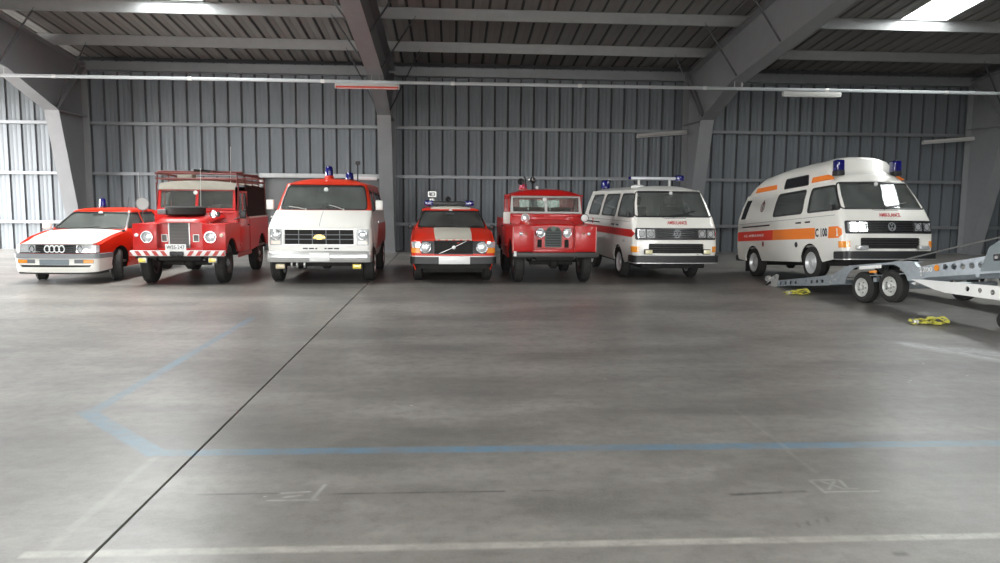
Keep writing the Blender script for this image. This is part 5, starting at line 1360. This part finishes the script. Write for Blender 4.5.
def field_car_canvas():
    c, ZS, ZR = field_car('off_road_car', 'red off-road car with red and white striped bumper, roof rack and dark canvas back', -5.05, 14.85, 2, True)
    # pale canvas over the cab roof, black canvas at the back
    def top(u, v):
        w = pl([(.72, .735), (1.6, .76), (3.4, .76)], v); e = min(1, max(0, v-.72)/.14)
        return (u*w, v, 1.785+(.115+.055*(1-abs(u)**2.5))*(1-(1-e)**2)+.010*math.sin(v*9))
    c.part('canvas_roof', MB().grid(top, lin(-1, 1, 12), [.72, .735, .755, .78, .82, .88]+lin(1.0, 3.43, 14), .012), CANVASL)
    for s in (-1, 1):
        def side(u, v, s=s): return (s*(.80-.05*(v-1.2)/.7+.008*math.sin(u*14)*math.sin((v-1.2)*4)), u if s > 0 else -u, v)
        yr = lambda a: a if s > 0 else -a
        c.part('canvas_side', MB().panel([(yr(1.50), 1.215), (yr(3.45), 1.205), (yr(3.38), 1.86), (yr(1.56), 1.91), (yr(1.42), 1.6)], [], side, .012, [yr(q) for q in lin(1.6, 3.4, 10)], (1.35, 1.5, 1.65, 1.8)), CANVAS)
    c.part('canvas_back', MB().box(-.78, .78, 3.40, 3.44, 1.21, 1.88, .01), CANVAS)
    c.part('cab_rear_curtain', MB().box(-.75, .05, 1.60, 1.62, 1.22, 1.88), CANVAS)
    # spare wheel on the bonnet
    sp = c.part('spare_wheel', MB().lathe([(-.05, .2), (-.02, .2), (.0, .12), (.02, .05), (.021, 0)], (-.08, .22, 1.37), (0, 0, 1), 24), mat('cream wheel', (.6, .57, .5), .5))
    c.part('tyre', MB().ring([(-.085, .21), (-.085, .33), (-.06, .37), (.06, .37), (.085, .33), (.085, .21)], (-.08, .22, 1.375), (0, 0, 1), 30), RUBBER, sp)
    tb = c.part('tool_box', MB().box(-.52, -.36, -.05, .22, 1.30, 1.40, .02), GREYP)
    # roof rack
    rk = c.part('roof_rack', MB().tube([(-.80, .78, 2.10), (.74, .78, 2.10), (.78, 3.35, 2.07), (-.82, 3.35, 2.07)], .02, 6, True), BROWNR)
    c.part('rack_rail', MB().tube([(-.80, .78, 2.00), (.74, .78, 2.00), (.78, 3.35, 1.97), (-.82, 3.35, 1.97)], .016, 6, True), BROWNR, rk)
    for y in (.78, 1.45, 2.1, 2.75, 3.35):
        for s in (-1, 1): c.part('rack_post', MB().tube([(s*.77, y, 1.88), (s*.77, y, 2.10)], .014, 6), BROWNR, rk)
        c.part('rack_bar', MB().tube([(-.79, y, 1.99), (.76, y, 1.99)], .014, 6), BROWNR, rk)
    for y in (.78, 3.30):
        for s in (-1, 1): c.part('rack_leg', MB().tube([(s*.79, y, 1.36 if y < 1 else 1.22), (s*.79, y, 1.92)], .016, 6), BROWNR, rk)
    # poles lying across the rack
    for i, (a, b, m) in enumerate((((-.78, .82, 2.13), (.70, 1.55, 2.15), BROWNR), ((-.10, .85, 2.17), (.62, 1.9, 2.15), BLACKP), ((.25, .9, 2.14), (.72, 2.9, 2.12), BROWNR))):
        c.part('rack_pole', MB().tube([a, b], .025, 8), m, rk)
    c.part('whip_aerial', MB().tube([(.60, .95, 1.9), (.62, .95, 2.65)], .006, 6), STEEL)
    c.part('screen_aerial', MB().tube([(.10, .60, 1.36), (.11, .62, 2.2)], .008, 6), STEEL)
    # round wing mirror on a stalk, far side spot lamp with wire bracket
    m = c.part('wing_mirror', MB().lathe([(0, .12), (.03, .125), (.045, .09), (.05, 0)], (-.90, .30, 1.50), (0, 1, .05), 20), mat('worn mirror shell', (.34, .35, .34), .35, .3))
    c.part('mirror_rim', MB().ring([(-.01, .115), (.012, .115), (.012, .13), (-.01, .13)], (-.90, .30, 1.50), (0, 1, .05), 22), GREYP, m)
    c.part('mirror_stalk', MB().tube([(-.90, .30, 1.38), (-.88, .20, 1.24), (-.78, .05, 1.13)], .012, 6), CHROME, m)
    c.part('mirror_wire', MB().tube([(-.96, .32, 1.60), (-1.03, .5, 2.10)], .007, 6), STEEL, m)
    c.mirror(.95, .42, 1.30, .12, .16, BLACKP, 1, .78)
    h = c.part('horn', MB().lathe([(0, .02), (.08, .03), (.14, .075), (.15, .07), (.10, .02)], (.50, .12, 1.31), (0, -1, .05), 16), CHROME)
    c.part('horn_bell', MB().cyl((.56, .10, 1.31), (.56, .0, 1.31), .05, n=14), BLACKP, h)
    c.part('jerry_can', MB().box(-.52, -.22, 1.2, 1.5, 2.02, 2.10, .02), CANVASL)
    c.part('door_lamp', MB().lathe([(0, .04), (.03, .035), (.04, 0)], (.80, .92, 1.34), (1, 0, 0), 12), STEEL)
field_car_canvas()

def field_car_pickup():
    c, ZS, ZR = field_car('off_road_car', 'red off-road pickup with closed cab and lamps close beside its grille', 1.98, 15.2, 2, False)
    # short cab: curved roof over the front seats, window in the back, open load bed behind
    def top(u, v):
        w = .765; e = min(1, (v-.70)/.18); g = min(1, (1.66-v)/.12)
        return (u*w, v-.03*(1-u*u), ZR+.012+.125*(1-abs(u)**3)*(1-(1-e)**2)*(1-.4*(1-g)**2))
    c.part('roof', MB().grid(top, [-1, -.97, -.92, -.82, -.65, -.4, 0, .4, .65, .82, .92, .97, 1], [.70, .72, .75, .80, .88]+lin(.98, 1.54, 4)+[1.60, 1.66], .015), RED_LR)
    for s in (-1, 1):
        c.part('gutter', MB().box(min(s*.755, s*.785), max(s*.755, s*.785), .72, 1.66, ZR-.02, ZR+.02, .006), RED_LR)
        c.part('cab_corner', MB().box(min(s*.755, s*.785), max(s*.755, s*.785), 1.55, 1.66, 1.22, ZR, .01), RED_LR)
    hl = rp(rect(-.45, .45, 1.34, ZR-.09), .04)
    bk = c.part('cab_back', MB().prism(rect(-.77, .77, 1.20, ZR+.03), [hl], 'y', 1.63, 1.65), RED_LR)
    c.part('back_window', MB().prism(hl, [], 'y', 1.638, 1.643), GLASS, bk)
    c.part('bed_floor', MB().box(-.78, .78, 1.66, 2.86, .80, .83), RED_LR)
    # lamps and discs on the scuttle, mirror, roof beacon cluster
    lp = c.lamp('spot_lamp', -.46, .50, 1.265, .080, .03, INKW, LENS)
    c.part('lamp_stem', MB().tube([(-.46, .54, 1.265), (-.46, .60, 1.26)], .012, 6), BLACKP, lp)
    s2 = c.lamp('spot_lamp', .74, .30, 1.275, .075, .03, BLACKP, INKW)
    c.part('lamp_stem', MB().tube([(.74, .36, 1.28), (.74, .40, 1.14)], .012, 6), BLACKP, s2)
    mr_ = c.part('wing_mirror', MB().box(-.93, -.79, .36, .39, 1.15, 1.39, .02), mat('pale mirror back', (.62, .60, .55), .45))
    c.part('mirror_stalk', MB().tube([(-.82, .37, 1.20), (-.76, .40, 1.14)], .012, 6), BLACKP, mr_)
    b = c.beacon(-.42, 1.25, 1.855, .085, .11, mat('pink red beacon', (.50, .05, .10), .2, 0, .6, .6), RED_LR, .03)
    hs = c.part('siren_cluster', MB().lathe([(0, .015), (.08, .03), (.13, .075), (.14, .07), (.09, .01)], (-.30, 1.12, 2.04), (.5, -1, .1), 14), BLACKP)
    c.part('siren_horn', MB().lathe([(0, .015), (.08, .03), (.13, .075), (.14, .07), (.09, .01)], (-.44, 1.12, 2.02), (-.5, -1, 0), 14), BLACKP, hs)
    c.part('siren_horn', MB().lathe([(0, .015), (.08, .025), (.13, .05), (.14, .045), (.09, .01)], (-.33, 1.10, 2.06), (.8, -.6, .15), 14), STEEL, hs)
    c.part('siren_post', MB().tube([(-.38, 1.2, 1.86), (-.38, 1.18, 2.10)], .02, 6).lathe([(0, .02), (.03, .022), (.04, 0)], (-.40, 1.18, 2.10), (0, 0, 1), 8), BLACKP, hs)
    c.part('roof_lamp', MB().lathe([(0, .03), (.03, .035), (.05, .02), (.052, 0)], (-.12, 1.25, 1.90), (0, -1, .1), 12).tube([(-.12, 1.25, 1.84), (-.12, 1.25, 1.90)], .008, 6), INKW)
    c.part('roof_vent', MB().box(.10, .34, 1.3, 1.6, 1.855, 1.895, .02), GREYP)
field_car_pickup()
# ------------------------------------------------------------------ tilt-bed trailer
def trailer():
    AL, TILT = 80, 8.0
    t = empty('car_trailer', (6.70, 12.0, 0), (0, 0, R(-AL))); tag(t, 'galvanised tilt-bed car trailer with twin wheels and pierced side rails', 'trailer')
    # trailer frame: x forward along the bed, y away from the visible side; tilted parts turn about the rear axle
    def bed(name, mb, m, parent=None, smooth=35):
        o = obj(name, mb, m, parent or t, None, smooth)
        if parent is None: o.rotation_euler = (0, R(-TILT), 0)
        return o
    W = 2.12
    for k, y in enumerate((0, W)):
        # rail plate with round holes, raised over the wheels
        top = [(-2.45, .445), (-1.0, .475), (-.62, .50), (-.36, .60), (-.22, .625), (1.02, .625), (1.18, .60), (1.26, .52), (2.40, .60), (3.3, .62)]
        bot = [(3.3, .38), (1.42, .36), (1.28, .33)]+[(.70+.36*math.cos(a), .26+.33*math.sin(a)) for a in lin(.2, PI*.5, 6)]+[(.0+.36*math.cos(a), .26+.33*math.sin(a)) for a in lin(PI*.5, PI-.2, 6)]+[(-.55, .32), (-.8, .31), (-2.45, .345)]
        holes = [circ(xx, .388, .033, 14) for xx in (-2.18, -2.03, -1.87, -1.71, -1.40, -1.24, -1.09, -.94)]+[circ(xx, .49, .046, 14) for xx in (1.62, 1.77, 1.92, 2.07, 2.22, 2.37, 2.52, 2.68, 2.84, 3.0)]
        mb = MB().prism([(a, b) for a, b in top]+bot, holes, 'y', y-.006, y+.006)
        r_ = bed('side_rail', mb, GALV)
        sg = 1 if k == 0 else -1
        fl = MB()
        for (a, b), (a2, b2) in zip(top, top[1:]):
            fl.add([(a, y, b), (a2, y, b2), (a2, y+sg*.06, b2), (a, y+sg*.06, b), (a, y, b-.008), (a2, y, b2-.008), (a2, y+sg*.06, b2-.008), (a, y+sg*.06, b-.008)], [(0, 1, 2, 3), (7, 6, 5, 4), (0, 4, 5, 1), (3, 2, 6, 7), (1, 5, 6, 2), (0, 3, 7, 4)])
        obj('rail_flange', fl, GALV, r_)
        obj('rail_flange', MB().box(1.40, 3.3, y, y+sg*.06, .372, .382), GALV, r_)
        for xx, zz in ((-.70, .36), (-.66, .46), (-.58, .41), (1.34, .40), (1.42, .46), (1.33, .50)):
            obj('bolt', MB().cyl((xx, y-sg*.006, zz), (xx, y-sg*.026, zz), .022, n=6), STEEL, r_)
        obj('plate_sticker', MB().box(.02, .52, y-sg*.010 if sg > 0 else y+.006, y-.006 if sg > 0 else y+.010, .545, .60), INKW, r_)
        obj('side_marker', MB().box(.26, .42, min(y-sg*.006, y-sg*.03), max(y-sg*.006, y-sg*.03), .475, .515, .008), AMBER, r_)
        obj('reflector', MB().cyl((1.62, y-sg*.006, .49), (1.62, y-sg*.016, .49), .045, n=14), AMBER, r_)
        obj('warning_triangle', MB().prism([(2.50, .535), (2.64, .535), (2.57, .61)], [], 'y', y-.012 if sg > 0 else y+.006, y-.006 if sg > 0 else y+.012), AMBER, r_)
        # wheel track on the bed
        bed('wheel_track', MB().box(-2.45, 1.25, min(y+sg*.03, y+sg*.50), max(y+sg*.03, y+sg*.50), .43, .44).box(1.25, 3.2, min(y+sg*.10, y+sg*.50), max(y+sg*.10, y+sg*.50), .395, .405), GALV)
        # mudguard over the wheels
        bed('mudguard', MB().box(-.40, 1.10, min(y, y+sg*.24), max(y, y+sg*.24), .595, .612), GALV)
    text_o = text('rail_lettering', '2700', .10, .24, lambda u, v: (1.42+u, -.008, .47+v), INKW, t); text_o.rotation_euler = (0, R(-TILT), 0)
    for xx in (-2.3, -1.4, -.6, .35, 1.3, 2.3, 3.2): bed('cross_member', MB().box(xx-.03, xx+.03, .0, W, .33, .40), GALV)
    # tail: hinged ramps, latch arm and stop
    for y in (.03, W-.42):
        rmp = bed('tail_ramp', MB().prism([(-2.80, .355), (-2.45, .36), (-2.45, .44), (-2.52, .44)], [], 'y', y, y+.39), GALV)
    for y in (0, W):
        lg = bed('tail_bracket', MB().prism(rp([(-2.62, .33), (-2.30, .33), (-2.22, .55), (-2.30, .57), (-2.60, .47)], .02), [circ(-2.50, .42, .03, 12), circ(-2.34, .50, .022, 10)], 'y', y-.022, y-.008), STEEL)
        obj('latch_arm', MB().tube([(-2.50, y-.03, .42), (-2.62, y-.05, .36), (-2.78, y-.06, .30), (-2.84, y-.06, .315)], .018, 6), BLACKP, lg)
        obj('latch_drum', MB().cyl((-2.58, y-.05, .50), (-2.58, y+.02, .50), .055, n=14), STEEL, lg)
    # twin axles: the front pair hangs clear of the floor while the bed is tilted
    ct, st = math.cos(R(TILT)), math.sin(R(TILT))
    for y, sg in ((.085, -1), (W-.085, 1)):
        for xx in (0.0, .62):
            h, r, rim = .085, .255, .155
            zz = .255+xx*st
            ax = (0, sg, 0); p = (xx, y, zz)
            w = obj('wheel', MB().ring([(-h, rim), (h-.012, rim), (h-.004, rim+.01), (h-.004, rim-.004), (h-.03, rim-.02), (h-.06, rim*.8), (-h, rim*.78)], p, ax, 24).lathe([(h-.075, rim*.82), (h-.06, rim*.82), (h-.04, rim*.6), (h-.02, rim*.5), (h-.018, 0)], p, ax, 22), mat('pale trailer wheel', (.62, .63, .60), .4, .3), t)
            obj('tyre', MB().ring([(-h, rim), (-h-.006, (r+rim)/2), (-h+.01, r-.02), (-h+.03, r), (h-.03, r), (h-.01, r-.02), (h+.006, (r+rim)/2), (h, rim)], p, ax, 28), RUBBER, w)
            obj('hub_cap', MB().lathe([(h-.02, .045), (h+.02, .04), (h+.03, .02), (h+.031, 0)], p, ax, 14), STEEL, w)
            for i in range(5):
                a = 2*PI*i/5; q = Vector((xx+.085*math.cos(a), y+sg*(h-.02), zz+.085*math.sin(a)))
                obj('wheel_bolt', MB().cyl(q, q+Vector((0, sg*.014, 0)), .012, n=6), GREYP, w)
    for xx in (0, .62): obj('axle', MB().cyl((xx, .1, .255+xx*st), (xx, W-.1, .255+xx*st), .045, n=10), GALV, t)
    # level drawbar frame in front of the tilted bed: pierced galvanised side plate, strong light painted in as white
    for y in (-.035, W+.035):
        plate = [(1.10, .50), (1.32, .52), (3.6, .60), (4.2, .58), (4.2, .44), (3.4, .39), (1.75, .375), (1.55, .40)]
        pr = obj('drawbar_plate', MB().prism(plate, [circ(xx, .475, .036, 14) for xx in (2.12, 2.32, 2.52, 2.72, 2.92, 3.12)], 'y', y-.007, y+.007), mat('overlit drawbar plate', (.80, .80, .78), .35, .1), t)
        obj('pivot_bolt', MB().cyl((1.20, y-.03, .45), (1.20, y+.03, .45), .028, n=8), STEEL, pr)
    for y0_, y1_ in ((.0, W/2-.06), (W, W/2+.06)): obj('drawbar', MB().tube([(3.9, y0_, .52), (5.6, y1_, .50)], .05, 8), GALV, t)
    obj('coupling', MB().box(5.5, 5.85, W/2-.09, W/2+.09, .44, .58, .03), GALV, t)
    jw = obj('jockey_wheel', MB().lathe([(-.04, .09), (-.03, .11), (.03, .11), (.04, .09)], (2.62, .10, .11), (0, 1, 0), 18), RUBBER, t)
    obj('jockey_stem', MB().tube([(2.62, .10, .11), (2.62, .10, .44)], .03, 8), GALV, jw)
    # winch stand at the front of the bed with its dark side plate
    ws = bed('winch_stand', MB().prism(rp([(2.36, .40), (3.3, .40), (3.3, 1.05), (3.0, 1.02), (2.78, .84), (2.52, .72)], .03), [], 'y', -.02, -.008), mat('blue grey winch plate', (.17, .20, .21), .45, .4))
    obj('stand_lamp', MB().box(2.60, 2.70, -.05, -.02, .53, .62, .012), BLACKP, ws)
    obj('lamp_lens', MB().cyl((2.655, -.05, .575), (2.655, -.06, .575), .022, n=10), LENS, ws)
    bed('winch_post', MB().box(3.1, 3.2, W/2-.35, W/2-.25, .40, 1.15, .01).box(3.1, 3.2, W/2+.25, W/2+.35, .40, 1.15, .01).box(3.08, 3.22, W/2-.4, W/2+.4, 1.08, 1.16, .01), GALV)
    return t
trailer()

CABLE = [(7.10, 12.75, .47), (6.92, 10.2, 1.0), (6.86, 9.3, 1.18), (6.8, 8.4, 1.36)]
def cable():
    o = obj('winch_cable', MB().tube(CABLE, .011, 6), mat('steel rope', (.30, .30, .29), .45, .6), None)
    tag(o, 'taut steel winch cable from the trailer to the high-roof ambulance', 'cable')
cable()

def strap(x, y, rot, L, label, seed):
    rnd = random.Random(seed)
    t = empty('lashing_strap', (x, y, 0), (0, 0, rot)); tag(t, label, 'strap', 'yellow lashing straps on the floor')
    def ribbon(pts, w):
        mb = MB(); P = [Vector(p) for p in pts]; n = len(P); v = []
        for i, p in enumerate(P):
            d = (P[min(i+1, n-1)]-P[max(i-1, 0)]); s = Vector((-d.y, d.x, 0)); s = s.normalized() if s.length > 1e-6 else Vector((0, 1, 0))
            tw = .35*math.sin(i*1.3+seed)
            side = (s*math.cos(tw)+Vector((0, 0, math.sin(tw))))*w/2; up = Vector((0, 0, .004))
            lift = Vector((0, 0, abs(math.sin(tw))*w/2))
            v += [p+side+lift, p-side+lift, p-side+lift+up, p+side+lift+up]
        f = []
        for i in range(n-1):
            a, b = 4*i, 4*i+4
            f += [(a+k, a+(k+1) % 4, b+(k+1) % 4, b+k) for k in range(4)]
        f += [(3, 2, 1, 0), (4*n-4, 4*n-3, 4*n-2, 4*n-1)]
        return mb.add(v, f)
    for k in range(5):
        y0 = rnd.uniform(-.06, .06); a = rnd.uniform(-.25, .25)
        pts = [(q*L-L/2+rnd.uniform(-.02, .02), y0+a*(q-.5)*L+.06*math.sin(q*6+k), .006+.018*k*(.4+.6*abs(math.sin(q*5+k)))) for q in lin(0, 1, 14)]
        obj('webbing', ribbon(pts, .05), STRAP, t)
    c = Vector((L*.38, .02, .05))
    lp = [c+Vector((.10*math.cos(a), .09*math.sin(a), .03*math.sin(2*a))) for a in lin(0, 2*PI, 18)]
    obj('webbing_loop', ribbon(lp, .05), STRAP, t)
    obj('ratchet', MB().box(-L*.42, -L*.28, -.04, .04, .004, .06, .012).cyl((-L*.35, -.06, .045), (-L*.35, .06, .045), .018, n=8), STEEL, t)
strap(6.13, 13.12, R(10), .42, 'crumpled yellow lashing strap under the trailer tail', 3)
strap(6.45, 9.84, R(-6), .46, 'crumpled yellow lashing strap lying in front of the trailer wheels', 8)
